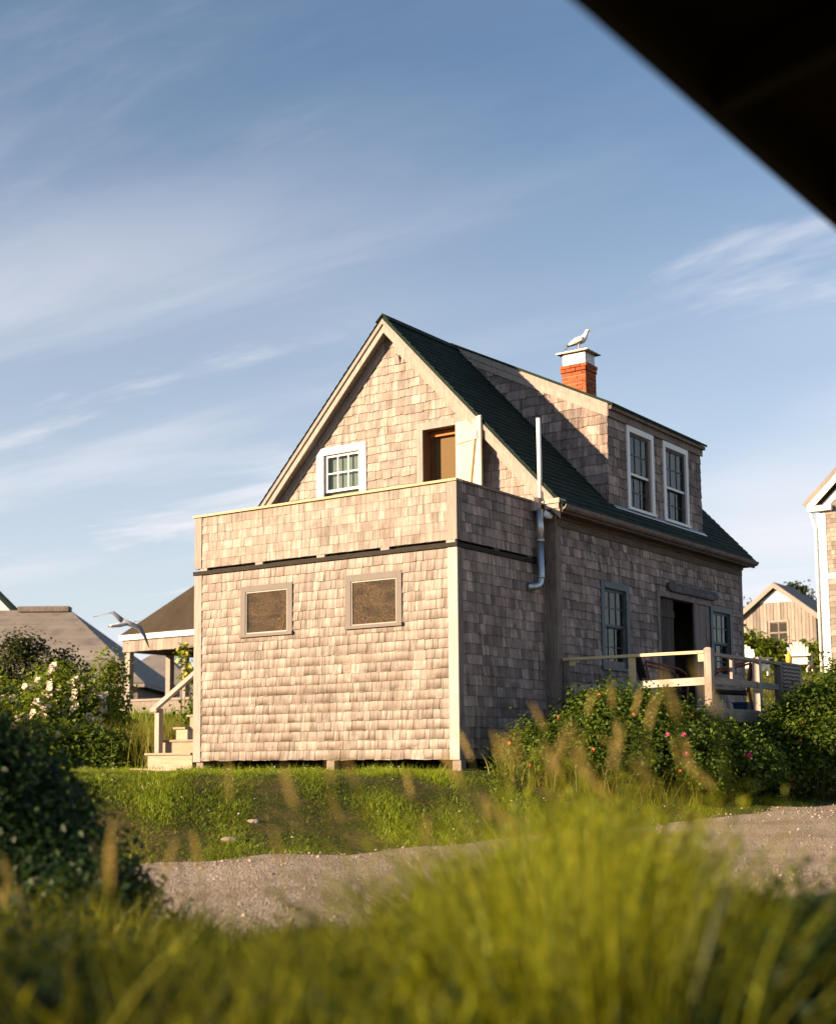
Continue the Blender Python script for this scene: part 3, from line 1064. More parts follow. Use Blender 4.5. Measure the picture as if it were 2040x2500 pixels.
# dormer roof and trim
b = MB()
b.prism([(1.90, DY0 - 0.05, 6.985), (DX + 0.13, DY0 - 0.05, DZ(DX + 0.13) + 0.005), (DX + 0.13, DY0 - 0.05, DZ(DX + 0.13) + 0.045), (1.90, DY0 - 0.05, 7.025)], (0, DY1 - DY0 + 0.10, 0))
droof = obj('dormer_roof', b, 'roof', house)
b = MB()
p = [(2.0, DZ(2.0)), (DX + 0.03, DZ(DX + 0.03)), (DX + 0.03, DZ(DX + 0.03) - 0.10), (2.0, DZ(2.0) - 0.10)]
b.prism([(x, DY0 - 0.042, z) for x, z in p], (0, 0.022, 0))
obj('dormer_rake_board', b, 'trim', house)
p = [(2.12, DZ(2.12) - 0.09), (DX + 0.02, DZ(DX + 0.02) - 0.09), (DX + 0.02, DZ(DX + 0.02) - 0.215), (2.3, DZ(2.3) - 0.215)]
b = MB()
b.prism([(x, DY0 - 0.026, z) for x, z in p], (0, 0.024, 0))
obj('dormer_rake_board', b, 'trim', house)
b = MB()
b.box(DX + 0.022, DX + 0.045, DY0 - 0.04, DY1 + 0.03, 5.31, DZ(DX + 0.045))
b.box(DX + 0.046, DX + 0.10, DY0 - 0.03, DY1 + 0.03, 5.42, DZ(DX + 0.10) - 0.002)
obj('dormer_fascia', b, 'trim_dark', house)
obj('dormer_flashing', MB().prism([(DX + 0.03, DY0 + 0.1, 3.905), (DX + 0.075, DY0 + 0.1, 3.87), (DX + 0.075, DY0 + 0.1, 3.876), (DX + 0.03, DY0 + 0.1, 3.925)], (0, DY1 - DY0 - 0.05, 0)), 'galv', house)


# --- windows
def window_x(name, y0, y1, z0, z1, x, cas, sash_m, case_m, cols, meet, sill_out=0.05, back=None, curtain=None, rows=(2, 2), cover=1.0):
    """double-hung window in a wall facing +x. casing y0..y1, z0..z1"""
    b = MB()
    b.box(x + 0.001, x + 0.035, y0, y0 + cas, z0, z1)
    b.box(x + 0.001, x + 0.035, y1 - cas, y1, z0, z1)
    b.box(x + 0.001, x + 0.037, y0 + cas + 0.0005, y1 - cas - 0.0005, z1 - cas, z1)
    w = obj(name, b, case_m, house)
    obj('sill', MB().box(x + 0.001, x + 0.001 + sill_out, y0 - 0.015, y1 + 0.015, z0 - 0.045, z0 - 0.001), case_m, w)
    ya, yb, za, zb = y0 + cas, y1 - cas, z0, z1 - cas
    st = 0.045
    for k, (p, q, xo) in enumerate(((meet, zb, -0.012), (za, meet + 0.03, -0.045))):
        b = MB()
        xs = x + xo
        b.box(xs - 0.03, xs, ya, ya + st, p, q)
        b.box(xs - 0.03, xs, yb - st, yb, p, q)
        b.box(xs - 0.03, xs, ya + st, yb - st, p, p + st)
        b.box(xs - 0.03, xs, ya + st, yb - st, q - st, q)
        nr = rows[k]
        gw, gh = (yb - ya - 2 * st) / cols, (q - p - 2 * st) / nr
        for i in range(1, cols):
            yy = ya + st + gw * i
            b.box(xs - 0.024, xs - 0.004, yy - 0.009, yy + 0.009, p + st, q - st)
        for j in range(1, nr):
            zz = p + st + gh * j
            b.box(xs - 0.025, xs - 0.005, ya + st, yb - st, zz - 0.009, zz + 0.009)
        obj('sash', b, sash_m, w)
        if case_m == 'white' and k == 0:
            obj('meeting_rail', MB().box(xs + 0.0005, xs + 0.006, ya, yb, p - 0.005, p + 0.035), 'white', w)
        for i in range(cols):
            for j in range(nr):
                obj('pane', MB().box(xs - 0.018, xs - 0.014, ya + st + gw * i + 0.001, ya + st + gw * (i + 1) - 0.001, p + st + gh * j + 0.001, p + st + gh * (j + 1) - 0.001), 'glass', w)
    if curtain:
        b = MB()
        n = 26
        pts = []
        for i in range(n + 1):
            yy = ya + (yb - ya) * cover * i / n
            pts.append((x - 0.13 + 0.02 * math.sin(i * 1.7), yy))
        for (xa, y_a), (xb_, y_b) in zip(pts[:-1], pts[1:]):
            b.add([(xa, y_a, za), (xb_, y_b, za), (xb_, y_b, zb), (xa, y_a, zb)], [(0, 1, 2, 3)], 0.5)
        obj('curtain', b, curtain, w, True)
    return w


window_x('side_window', 3.67, 4.62, 1.36, 2.67, Wm, 0.10, 'teal_sash', 'teal', 3, 1.98, curtain='curtain', cover=0.62)
window_x('side_window', 7.86, 8.84, 1.36, 2.655, Wm, 0.10, 'teal_sash', 'teal', 3, 1.98, curtain='curtain', cover=0.5)
window_x('dormer_window', 4.80, 5.80, 3.975, 5.305, DX, 0.095, 'teal_sash', 'white', 3, 4.52, curtain='teal_shade', cover=0.8)
window_x('dormer_window', 6.17, 7.19, 3.975, 5.305, DX, 0.095, 'teal_sash', 'white', 3, 4.52, curtain='teal_shade', cover=0.8)

# gable window
b = MB()
gy0 = D - 0.036
b.box(0.46, 0.60, gy0, D - 0.001, 3.75, 5.03)
b.box(1.33, 1.46, gy0, D - 0.001, 3.75, 5.03)
b.box(0.6005, 1.3295, gy0 - 0.002, D - 0.001, 4.915, 5.03)
w = obj('gable_window', b, 'white', house)
obj('sill', MB().box(0.44, 1.48, D - 0.06, D - 0.001, 3.70, 3.748), 'white', w)
for p, q, yo in ((4.30, 4.915, D + 0.015), (3.86, 4.20, D + 0.05)):
    b = MB()
    xa, xb, st = 0.60, 1.33, 0.05
    b.box(xa, xa + st, yo, yo + 0.03, p, q)
    b.box(xb - st, xb, yo, yo + 0.03, p, q)
    b.box(xa + st, xb - st, yo, yo + 0.03, p, p + st * 0.8)
    b.box(xa + st, xb - st, yo, yo + 0.03, q - st * 0.8, q)
    gw, gh = (xb - xa - 2 * st) / 3, (q - p - 1.6 * st) / 2
    for i in (1, 2):
        b.box(xa + st + gw * i - 0.010, xa + st + gw * i + 0.010, yo + 0.004, yo + 0.024, p + st * 0.8, q - st * 0.8)
    b.box(xa + st, xb - st, yo + 0.005, yo + 0.023, p + st * 0.8 + gh - 0.010, p + st * 0.8 + gh + 0.010)
    obj('sash', b, 'white', w)
    for i in range(3):
        for j in range(2):
            obj('pane', MB().box(xa + st + gw * i + 0.001, xa + st + gw * (i + 1) - 0.001, yo + 0.012, yo + 0.016, p + st * 0.8 + gh * j + 0.001, p + st * 0.8 + gh * (j + 1) - 0.001), 'glass', w)
obj('shade', MB().box(0.60, 1.33, D + 0.10, D + 0.11, 4.27, 4.915), 'pale_shade', w)  # added board: its pale colour stands for the reflection in the panes

# screened windows of the annex
for (x0, x1, z0, z1), (a, c, p, q) in zip(((0.905, 1.882, 1.765, 2.508), (2.83, 3.776, 1.770, 2.514)), win_front):
    b = MB()
    b.box(x0, a, -0.030, -0.001, z0 + 0.045, z1)
    b.box(c, x1, -0.030, -0.001, z0 + 0.045, z1)
    b.box(a + 0.0005, c - 0.0005, -0.031, -0.001, q, z1)
    w = obj('annex_window', b, 'grey_frame', house)
    obj('sill', MB().box(x0 - 0.005, x1 + 0.012, -0.055, -0.001, z0, z0 + 0.044), 'grey_frame', w)
    b = MB()
    e = 0.018
    b.box(a, a + e, -0.018, 0.01, p, q)
    b.box(c - e, c, -0.018, 0.01, p, q)
    b.box(a + e, c - e, -0.019, 0.01, q - e, q)
    b.box(a + e, c - e, -0.019, 0.01, p - 0.01, p + e * 0.6)
    obj('screen_frame', b, 'white_wood', w)
    b = MB()
    n = 14
    grid = [[(a + (c - a) * i / n, -0.004 + 0.010 * math.sin(3.1 * i / n + x0) * math.sin(2.7 * j / n + 0.4), p + (q - p) * j / n) for i in range(n + 1)] for j in range(n + 1)]
    vs = [v for row in grid for v in row]
    b.add(vs, [(j * (n + 1) + i, j * (n + 1) + i + 1, (j + 1) * (n + 1) + i + 1, (j + 1) * (n + 1) + i) for j in range(n) for i in range(n)], 0.5)
    obj('screen', b, 'screen', w, True)
    b = MB()
    xm, zm = (a + c) / 2 + 0.03, (p + q) / 2 - 0.03
    b.box(a, c, 0.055, 0.085, zm - 0.018, zm + 0.018)
    b.box(a + (c - a) * 0.4, c, 0.058, 0.082, q - 0.16, q - 0.145)
    obj('inner_sash', b, 'white_wood', w)

# rooms behind the openings
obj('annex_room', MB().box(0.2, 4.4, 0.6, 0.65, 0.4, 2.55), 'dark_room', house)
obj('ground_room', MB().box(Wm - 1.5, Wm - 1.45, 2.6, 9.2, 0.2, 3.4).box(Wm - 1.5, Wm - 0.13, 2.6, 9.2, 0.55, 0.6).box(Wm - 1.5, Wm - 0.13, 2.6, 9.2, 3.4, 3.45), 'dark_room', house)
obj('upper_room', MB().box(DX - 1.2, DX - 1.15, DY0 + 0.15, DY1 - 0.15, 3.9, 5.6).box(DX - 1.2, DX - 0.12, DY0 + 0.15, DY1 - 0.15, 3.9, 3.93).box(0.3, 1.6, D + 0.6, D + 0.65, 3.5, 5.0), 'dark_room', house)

# --- gable door: casing, jamb, screen, open plank leaf
b = MB()
b.box(2.45, DOOR[0], D - 0.034, D - 0.001, 2.9, DOOR[3])
b.box(DOOR[1], 3.285, D - 0.034, D - 0.001, 2.9, DOOR[3])
b.box(2.45, 3.285, D - 0.036, D - 0.001, DOOR[3], 5.16)
gd = obj('gable_door', b, 'trim', house)
obj('jamb', MB().box(DOOR[0], DOOR[0] + 0.015, D, D + 0.30, 2.95, DOOR[3]).box(DOOR[0] + 0.016, DOOR[0] + 0.055, D + 0.19, D + 0.30, 2.95, DOOR[3]), 'brown', gd)
obj('header', MB().box(DOOR[0] + 0.02, DOOR[1], D + 0.16, D + 0.22, DOOR[3] - 0.085, DOOR[3]), 'orange_wood', gd)
obj('inner_screen', MB().box(DOOR[0] + 0.02, DOOR[1] + 0.05, D + 0.24, D + 0.26, 2.95, DOOR[3] - 0.05), 'door_screen', gd)
th = R_(20)
hx, hy = DOOR[1] + 0.015, D - 0.04
du = Vector((math.cos(th), -math.sin(th), 0))
dn = Vector((-math.sin(th), -math.cos(th), 0))


def leaf_box(b, u0, u1, n0, n1, z0, z1):
    o = Vector((hx, hy, 0))
    lo = [o + du * u0 + dn * n0, o + du * u1 + dn * n0, o + du * u1 + dn * n1, o + du * u0 + dn * n1]
    b.hexa([p + Z_ * z0 for p in lo], [p + Z_ * z1 for p in lo])


for i in range(4):
    b = MB()
    leaf_box(b, 0.155 * i, 0.155 * i + 0.152, 0.0, 0.028, 3.05, 5.06)
    obj('leaf_plank', b, 'pale_door', gd)
for z0 in (4.72, 3.3):
    b = MB()
    leaf_box(b, 0.03, 0.55, 0.029, 0.048, z0, z0 + 0.12)
    obj('leaf_ledge', b, 'pale_door', gd)
b = MB()
o = Vector((hx, hy, 0)) + dn * 0.038
b.beam(o + du * 0.28 + Z_ * 3.42, o + du * 0.50 + Z_ * 4.72, 0.02, 0.05, dn)
obj('leaf_brace', b, 'new_wood', gd)

# --- side door with planked panels and carved board above
b = MB()
b.box(Wm + 0.001, Wm + 0.04, 5.65, 5.75, 0.66, 2.70)
b.box(Wm + 0.001, Wm + 0.042, 5.7505, 7.86, 2.62, 2.70)
b.box(Wm + 0.001, Wm + 0.035, 7.14, 7.22, 0.66, 2.62)
sdoor = obj('side_door', b, 'trim_dark', house)
for i in range(5):
    y = 5.752 + i * 0.135
    obj('leaf_plank', MB().box(Wm - 0.06, Wm - 0.035, y, y + 0.130, 0.67, 2.61), 'old_door', sdoor)
for z0 in (2.30, 1.0):
    obj('leaf_ledge', MB().box(Wm - 0.034, Wm - 0.015, 5.76, 6.42, z0, z0 + 0.12), 'old_door', sdoor)
for i in range(4):
    y = 7.222 + i * 0.15
    obj('side_plank', MB().box(Wm - 0.02, Wm + 0.014 + 0.004 * (i % 2), y, y + 0.146, 0.67, 2.618), 'trim_dark', sdoor)
# inside wall of the passage
obj('inner_door', MB().box(Wm - 0.62, Wm - 0.58, 6.9, 7.4, 0.66, 2.5), 'old_door', sdoor)

# name board with scalloped ends, weathered carving left unreadable
yl, yr_, zc, hh = 6.03, 8.14, 2.81, 0.075
out = []
for s, ye in ((-1, yl), (1, yr_)):
    sc = [(0.13, -1.0), (0.10, -0.82), (0.05, -0.62), (0.065, -0.35), (0.0, -0.1), (0.0, 0.25), (0.045, 0.45), (0.04, 0.75), (0.12, 1.0)]
    pts = [(ye - s * a, zc + hh * v) for a, v in sc]
    out.append(pts)
outline = out[1] + out[0][::-1]
sb = MB()
sb.prism([(Wm + 0.025, y, z) for y, z in outline], (0.045, 0, 0))
board = obj('name_board', sb, 'board', house)
b = MB()
rg = random.Random(5)
y = yl + 0.32
while y < yr_ - 0.28:
    w = rg.uniform(0.03, 0.055)
    for q in range(rg.choice((1, 2, 2))):
        yy = y + q * w * 0.8
        b.box(Wm + 0.0705, Wm + 0.074, yy, yy + 0.012, zc - 0.045, zc + rg.choice((0.0, 0.02, 0.03)))
    y += w + 0.05 + (0.06 if rg.random() < 0.15 else 0)
obj('worn_carving', b, 'trim', board)

# --- chimney of separate bricks
cx0, cx1, cy0, cy1, cz0, cz1 = 2.725, 3.205, 6.515, 6.915, 6.1, 7.02
ch = obj('chimney', MB().box(cx0 + 0.008, cx1 - 0.008, cy0 + 0.008, cy1 - 0.008, cz0, cz1 - 0.004), 'mortar', house)
bh, mo = 0.060, 0.012
zz, k = cz1 - bh, 0
rg = random.Random(3)
while zz > cz0:
    pr = 0.022 if k < 2 else 0.0
    for side in range(4):
        L_ = (cx1 - cx0 if side in (0, 2) else cy1 - cy0) + 2 * pr
        off = -(0.10 if (k + side) % 2 else 0.0)
        u = off
        while u < L_ - 0.01:
            a, c = max(u, 0), min(u + 0.195, L_)
            u += 0.195 + mo
            if c - a < 0.02:
                continue
            j = rg.uniform(0, 0.004)
            z0, z1 = zz + rg.uniform(-0.002, 0.002), zz + bh
            if side == 0:
                bx = (cx0 - pr + a, cx0 - pr + c, cy0 - pr - j, cy0 + 0.03, z0, z1)
            elif side == 2:
                bx = (cx0 - pr + a, cx0 - pr + c, cy1 - 0.03, cy1 + pr + j, z0, z1)
            elif side == 1:
                bx = (cx1 - 0.03, cx1 + pr + j, max(cy0 - pr + a, cy0 + 0.031), min(cy0 - pr + c, cy1 - 0.031), z0, z1)
            else:
                bx = (cx0 - pr - j, cx0 + 0.03, max(cy0 - pr + a, cy0 + 0.031), min(cy0 - pr + c, cy1 - 0.031), z0, z1)
            if bx[3] - bx[2] > 0.015:
                obj('brick', MB().box(*bx), 'brick', ch)
    zz -= bh + mo
    k += 1
b = MB()
b.box(cx0 + 0.015, cx1 - 0.015, cy0 + 0.015, cy0 + 0.022, cz1, cz1 + 0.215)
b.box(cx0 + 0.015, cx0 + 0.022, cy0 + 0.0225, cy1 - 0.0225, cz1, cz1 + 0.215)
b.box(cx1 - 0.022, cx1 - 0.015, cy0 + 0.0225, cy1 - 0.0225, cz1, cz1 + 0.215)
b.box(cx0 + 0.015, cx1 - 0.015, cy1 - 0.022, cy1 - 0.015, cz1, cz1 + 0.215)
obj('spark_guard', b, 'chain_mesh', ch)
b = MB()
for i in range(11):
    x = cx0 + 0.03 + i * (cx1 - cx0 - 0.06) / 10
    b.box(x - 0.003, x + 0.003, cy0 + 0.011, cy0 + 0.0145, cz1 + 0.004, cz1 + 0.212)
for i in range(9):
    y = cy0 + 0.03 + i * (cy1 - cy0 - 0.06) / 8
    b.box(cx1 - 0.0145, cx1 - 0.011, y - 0.003, y + 0.003, cz1 + 0.004, cz1 + 0.212)
obj('guard_wire', b, 'galv', ch)
b = MB()
e = 0.075
lo = [(cx0 - e, cy0 - e), (cx1 + e, cy0 - e), (cx1 + e, cy1 + e), (cx0 - e, cy1 + e)]
b.hexa([(x, y, cz1 + 0.217) for x, y in lo], [(x, y, cz1 + 0.232) for x, y in lo])
mx, my = (cx0 + cx1) / 2, (cy0 + cy1) / 2
b.hexa([(x, y, cz1 + 0.2325) for x, y in lo], [(mx + (x - mx) * 0.35, my + (y - my) * 0.35, cz1 + 0.262) for x, y in lo])
obj('hood', b, 'hood', ch)
obj('lead_flashing', MB().prism([(cx0 - 0.02, cy0 - 0.014, DZ(cx0) + 0.03), (cx1 + 0.02, cy0 - 0.014, DZ(cx1) + 0.03), (cx1 + 0.02, cy0 - 0.014, DZ(cx1) + 0.13), (cx0 - 0.02, cy0 - 0.014, DZ(cx0) + 0.13)], (0, 0.009, 0)), 'galv', ch)

# --- vent pipe, box and duct on the annex side
b = MB()
b.tube([(4.72, 2.10, 3.66), (4.72, 2.085, 4.87)], 0.034, 14)
obj('vent_pipe', b, 'pvc', house, True)
b = MB()
for i in range(2):
    pass
oct_ = [(4.68 + 0.085 * math.cos(t * math.pi / 4 + 0.39), 2.02 + 0.10 * math.sin(t * math.pi / 4 + 0.39)) for t in range(8)]
b.prism([(x, y, 3.50) for x, y in oct_], (0, 0, 0.19))
obj('vent_box', b, 'trim', house)
b = MB()
b.tube([(4.745, 2.02, 3.52), (4.745, 2.02, 3.05)], 0.058, 16)
b.tube([(4.745, 2.02, 3.06), (4.745, 2.015, 2.54), (4.745, 2.0, 2.47), (4.735, 1.95, 2.42), (4.71, 1.88, 2.40), (4.65, 1.80, 2.395)], 0.055, 16)
b.tube([(4.745, 2.02, 3.10), (4.745, 2.02, 3.05)], 0.062, 16)
b.tube([(4.745, 2.015, 2.56), (4.745, 2.012, 2.53)], 0.060, 16)
b.tube([(4.72, 1.895, 2.403), (4.70, 1.865, 2.40)], 0.061, 16)
obj('metal_duct', b, 'galv', house, True)
obj('duct_elbow', MB().tube([(4.79, 2.06, 3.47), (4.83, 2.11, 3.44), (4.86, 2.16, 3.42)], [0.05, 0.05, 0.03], 12), 'pvc', house, True)
obj('pipe_clip', MB().box(4.73, 4.78, 2.12, 2.15, 3.84, 3.90), 'pvc', house)

# ------------------------------------------------------------------ deck with railing on the right side
DZF = 0.65
deck = thing('deck', 'wooden porch deck with pine and grey plank railing beside the house', 'deck', (6.0, 4.5, gzf(6.0, 4.5)))
n = 17
for i in range(n):
    x0 = 4.86 + i * 0.131
    obj('floor_plank', MB().box(x0, x0 + 0.126, 2.48, 9.3, DZF - 0.03, DZF), 'deck', deck)
obj('deck_fascia', MB().box(7.065, 7.09, 2.47, 9.3, 0.475, DZF - 0.032), 'deck', deck)
obj('deck_fascia', MB().box(4.86, 7.064, 2.455, 2.478, 0.475, DZF - 0.032), 'deck', deck)
for y in (2.6, 4.2, 6.0, 7.6, 9.1):
    obj('deck_leg', MB().box(6.90, 7.0, y, y + 0.1, gzf(6.95, y) - 0.2, DZF - 0.035), 'post', deck)
for y in (3.6, 5.1, 6.8, 8.4):
    obj('joist', MB().box(4.9, 7.05, y, y + 0.045, 0.47, DZF - 0.033), 'deck', deck)


def deck_post(x, y, z0, z1, s, mat='post', round_top=True):
    b = MB()
    h = s / 2
    b.box(x - h, x + h, y - h, y + h, z0, z1 - 0.025)
    lo = [(x - h, y - h), (x + h, y - h), (x + h, y + h), (x - h, y + h)]
    b.hexa([(p, q, z1 - 0.025) for p, q in lo], [(x + (p - x) * 0.6, y + (q - y) * 0.6, z1) for p, q in lo])
    return obj('rail_post', b, mat, deck)


deck_post(7.04, 2.455, 0.55, 1.455, 0.10)
deck_post(7.06, 4.15, 0.48, 1.42, 0.10)
deck_post(7.06, 5.02, 0.48, 1.36, 0.10, 'trim_dark')
deck_post(4.90, 2.46, 0.55, 1.40, 0.08, 'trim_dark')
obj('top_rail', MB().box(4.86, 6.99, 2.40, 2.49, 1.375, 1.415), 'new_wood', deck)
obj('middle_rail', MB().hexa([(4.95, 2.43, 0.93), (4.95, 2.475, 0.93), (4.95, 2.475, 1.02), (4.95, 2.43, 1.02)], [(6.99, 2.43, 0.955), (6.99, 2.475, 0.955), (6.99, 2.475, 1.06), (6.99, 2.43, 1.06)]), 'trim_h', deck)
obj('rail_block', MB().box(4.95, 5.03, 2.425, 2.47, 1.30, 1.374), 'new_wood', deck)
obj('short_post', MB().box(5.875, 5.965, 2.425, 2.47, 1.025, 1.374), 'new_wood', deck)
obj('rail_block', MB().box(6.90, 6.985, 2.425, 2.47, 1.27, 1.374), 'new_wood', deck)
obj('top_rail', MB().box(7.015, 7.105, 2.51, 5.9, 1.345, 1.385), 'deck', deck)
obj('middle_rail', MB().box(7.035, 7.08, 2.51, 5.9, 0.97, 1.06), 'deck', deck)
obj('short_post', MB().box(7.04, 7.08, 3.17, 3.25, 1.062, 1.343), 'post', deck)
obj('short_post', MB().box(7.04, 7.08, 5.80, 5.88, 1.062, 1.343), 'post', deck)
obj('rail_post', MB().box(7.03, 7.09, 5.88, 5.95, 0.5, 1.36), 'post', deck)

# towel over the rail
b = MB()
n = 16
prof = [(0.055, -0.50), (0.062, -0.25), (0.06, -0.05), (0.05, 0.008), (0.0, 0.018), (-0.05, 0.008), (-0.055, -0.10), (-0.055, -0.35)]
vs = []
for j in range(n + 1):
    y = 5.07 + 0.72 * j / n
    for a, c in prof:
        vs.append((7.06 + a + 0.008 * math.sin(j * 1.1 + c * 8) * (1 if abs(a) > 0.052 else 0.2), y + 0.03 * (-c if c < 0 else 0) * (1 - 2 * j / n), 1.387 + c))
m = len(prof)
b.add(vs, [(j * m + i, (j + 1) * m + i, (j + 1) * m + i + 1, j * m + i + 1) for j in range(n) for i in range(m - 1)], 0.5)
tw = obj('towel', b, 'towel', None, True)
sm = tw.modifiers.new('thick', 'SOLIDIFY')
sm.thickness = 0.012
tag(tw, 'grey woven wavy-patterned towel hanging over the deck railing', 'towel')
b = MB()
for j in range(24):
    y = 5.085 + 0.70 * j / 24
    b.beam((7.115, y, 0.892), (7.118, y + 0.01, 0.845), 0.008, 0.008, (0, 1, 0))
fr = obj('fringe', b, 'towel', tw)


def armchair(name, label, loc, rot, pad=False):
    """rust-red bent frame, black sling back and seat; front of the chair looks along local -x"""
    t = thing(name, label, 'chair', loc, 'rust-framed chairs on the deck')
    t.rotation_euler = (0, 0, rot)
    L = Vector(loc)

    def P(x, y, z):
        return L + Vector((x, y, z))
    for s in (-1, 1):
        y = s * 0.29
        obj('arm', MB().tube([P(0.30, y, 0.72), P(0.18, y, 0.69), P(0.0, y, 0.65), P(-0.18, y, 0.60), P(-0.27, y, 0.54), P(-0.31, y, 0.44)], 0.017, 8), 'rust', t, True)
        obj('leg', MB().tube([P(-0.31, y, 0.45), P(-0.29, y, 0.25), P(-0.27, y, 0.0)], 0.017, 8), 'rust', t, True)
        obj('leg', MB().tube([P(0.30, y, 0.72), P(0.24, y, 0.40), P(0.30, y, 0.0)], 0.017, 8), 'rust', t, True)
    b = MB()
    b.hexa([P(-0.27, -0.27, 0.27), P(0.22, -0.27, 0.24), P(0.22, 0.27, 0.24), P(-0.27, 0.27, 0.27)], [P(-0.27, -0.27, 0.30), P(0.22, -0.27, 0.27), P(0.22, 0.27, 0.27), P(-0.27, 0.27, 0.30)])
    st = obj('seat', b, 'black_cloth', t)
    if pad:
        rr = []
        for x, hz in ((-0.28, 0.01), (-0.24, 0.035), (0.0, 0.045), (0.18, 0.03), (0.21, 0.01)):
            rr.append((P(x, 0, 0.315 - x * 0.08), Vector((0, 0.25, 0)), Vector((0, 0, hz))))
        obj('seat_pad', MB().loft(rr, 12), 'cushion', st, True)
    b = MB()
    b.hexa([P(0.22, -0.27, 0.28), P(0.25, -0.27, 0.28), P(0.25, 0.27, 0.28), P(0.22, 0.27, 0.28)], [P(0.36, -0.27, 0.80), P(0.385, -0.27, 0.80), P(0.385, 0.27, 0.80), P(0.36, 0.27, 0.80)])
    obj('backrest', b, 'black_cloth', t)
    return t


armchair('armchair', 'black sling chair with rust-red arms in front of the side door', (5.85, 3.60, DZF), R_(215))
armchair('armchair', 'black chair with pale seat pad and rust-red legs near the towel', (6.60, 4.30, DZF), R_(20), True)
bt = obj('storage_tub', MB().hexa([(6.28, 5.2, DZF), (6.48, 5.2, DZF), (6.48, 5.45, DZF), (6.28, 5.45, DZF)], [(6.26, 5.18, DZF + 0.15), (6.50, 5.18, DZF + 0.15), (6.50, 5.47, DZF + 0.15), (6.26, 5.47, DZF + 0.15)]), 'blue')
obj('lid', MB().box(6.25, 6.51, 5.17, 5.48, DZF + 0.151, DZF + 0.17), 'blue', bt)
tag(bt, 'small blue plastic tub on the deck behind the padded chair', 'tub')

# ------------------------------------------------------------------ wooden steps at the left corner
steps = thing('wooden_steps', 'tan wooden steps with a slanted handrail at the left house corner', 'steps', (-0.5, 0.1, gzf(-0.5, 0)))
NS = 5
for i in range(NS):
    yf = 0.02 + 0.30 * i
    zt = 0.12 + 0.20 * i
    xr = -0.075
    z0 = gzf(-0.6, yf) - 0.05 if i == 0 else zt - 0.20 + 0.001
    obj('riser', MB().box(-1.0, xr, yf, yf + 0.03, z0, zt - 0.032), 'step', steps)
    obj('tread', MB().box(-1.04, xr - 0.001, yf - 0.035, yf + 0.299, zt - 0.03, zt), 'step', steps)
    obj('side_board', MB().box(-1.0, -0.975, yf + 0.031, yf + 0.30, gzf(-0.9, yf) - 0.05, zt - 0.032), 'step', steps)
obj('landing', MB().box(-1.0, xr, 1.52, 2.25, 0.89, 0.92), 'step', steps)
obj('foundation_plank', MB().box(-1.25, -0.25, -0.12, 0.018, gzf(-0.7, -0.1) - 0.08, gzf(-0.7, -0.1) + 0.035), 'step', steps)
obj('handrail_post', MB().box(-0.985, -0.895, 0.14, 0.23, 0.121, 0.80), 'post', steps)
obj('handrail_post', MB().box(-0.985, -0.895, 1.40, 1.49, 0.921, 1.72), 'post', steps)
obj('handrail', MB().beam((-0.94, 0.06, 0.77), (-0.94, 1.75, 1.90), 0.13, 0.045), 'trim_h', steps)

# ------------------------------------------------------------------ background buildings
# pavilion on the left
PX0, PY0, PG = -18.4, 15.8, 0.9
pav = thing('pavilion', 'open porch pavilion with brown hip roof and white eave behind the steps', 'pavilion', (-14.5, 18.5, gzf(-14.5, 17)))
PX1, PY1 = -10.5, 21.5
b = MB()
e = 0.09
apex0, apex1 = (-15.3, 18.6, 7.0), (-13.7, 18.6, 7.0)
co = [(PX0 - e, PY0 - e, 4.0), (PX1 + e, PY0 - e, 4.0), (PX1 + e, PY1 + e, 4.0), (PX0 - e, PY1 + e, 4.0)]
b.add(co + [apex0, apex1], [(0, 1, 5, 4), (1, 2, 5), (2, 3, 4, 5), (3, 0, 4), (3, 2, 1, 0)], 0.5)
pr = obj('roof', b, 'roof_brown', pav)
b = MB()
for a, c in zip(co, co[1:] + co[:1]):
    b.beam((a[0], a[1], 3.915), (c[0], c[1], 3.915), 0.04, 0.165)
obj('eave_board', b, 'white', pav)
b = MB()
b.box(PX0, PX1, PY0, PY0 + 0.1, 3.46, 3.83)
b.box(PX0, PX0 + 0.1, PY0 + 0.1, PY1, 3.46, 3.83)
b.box(PX0, PX1, PY1 - 0.1, PY1, 3.46, 3.83)
fz = obj('frieze_beam', b, 'trim_dark', pav)
for vs, fs, wg, rn in shingles((0, PY0 - 0.002, 0), X_, Z_, -Y_, PX0, -14.4, 3.46, 3.83, 0.37, (0.12, 0.3), 0.03, rs=21):
    obj('frieze_shingle', MB().add(vs, fs, rn), 'shingle_far', fz)
b = MB()
b.box(PX0 - 0.1, PX1, PY0 - 0.05, PY0 + 0.15, gzf(-18, 15) - 0.4, 1.86)
obj('low_wall', b, 'shingle_far', pav)
obj('wall_cap', MB().box(PX0 - 0.14, PX1, PY0 - 0.10, PY0 + 0.2, 1.861, 1.93), 'trim', pav)
for x, y in ((-18.34, 15.81), (-15.88, 15.81), (-13.4, 15.81)):
    obj('post', MB().box(x, x + 0.21, y + 0.02, y + 0.2, 1.931, 3.459), 'trim', pav)
for x, y in ((-18.30, 17.6), (-16.6, 17.3), (-18.3, 21.2), (-13.5, 21.2)):
    obj('post', MB().box(x, x + 0.2, y, y + 0.2, gzf(x, y) - 0.1, 3.459), 'trim', pav)
obj('brown_door', MB().box(-18.35, -17.9, 19.3, 19.35, 1.6, 3.46), 'brown', pav)

# long low hipped barn on the far left, set square to the slope
FR3, RR3 = Vector((RF[0], RF[1], 0)), Vector((RR[0], RR[1], 0))
CG = Vector((CAM.x, CAM.y, 0))


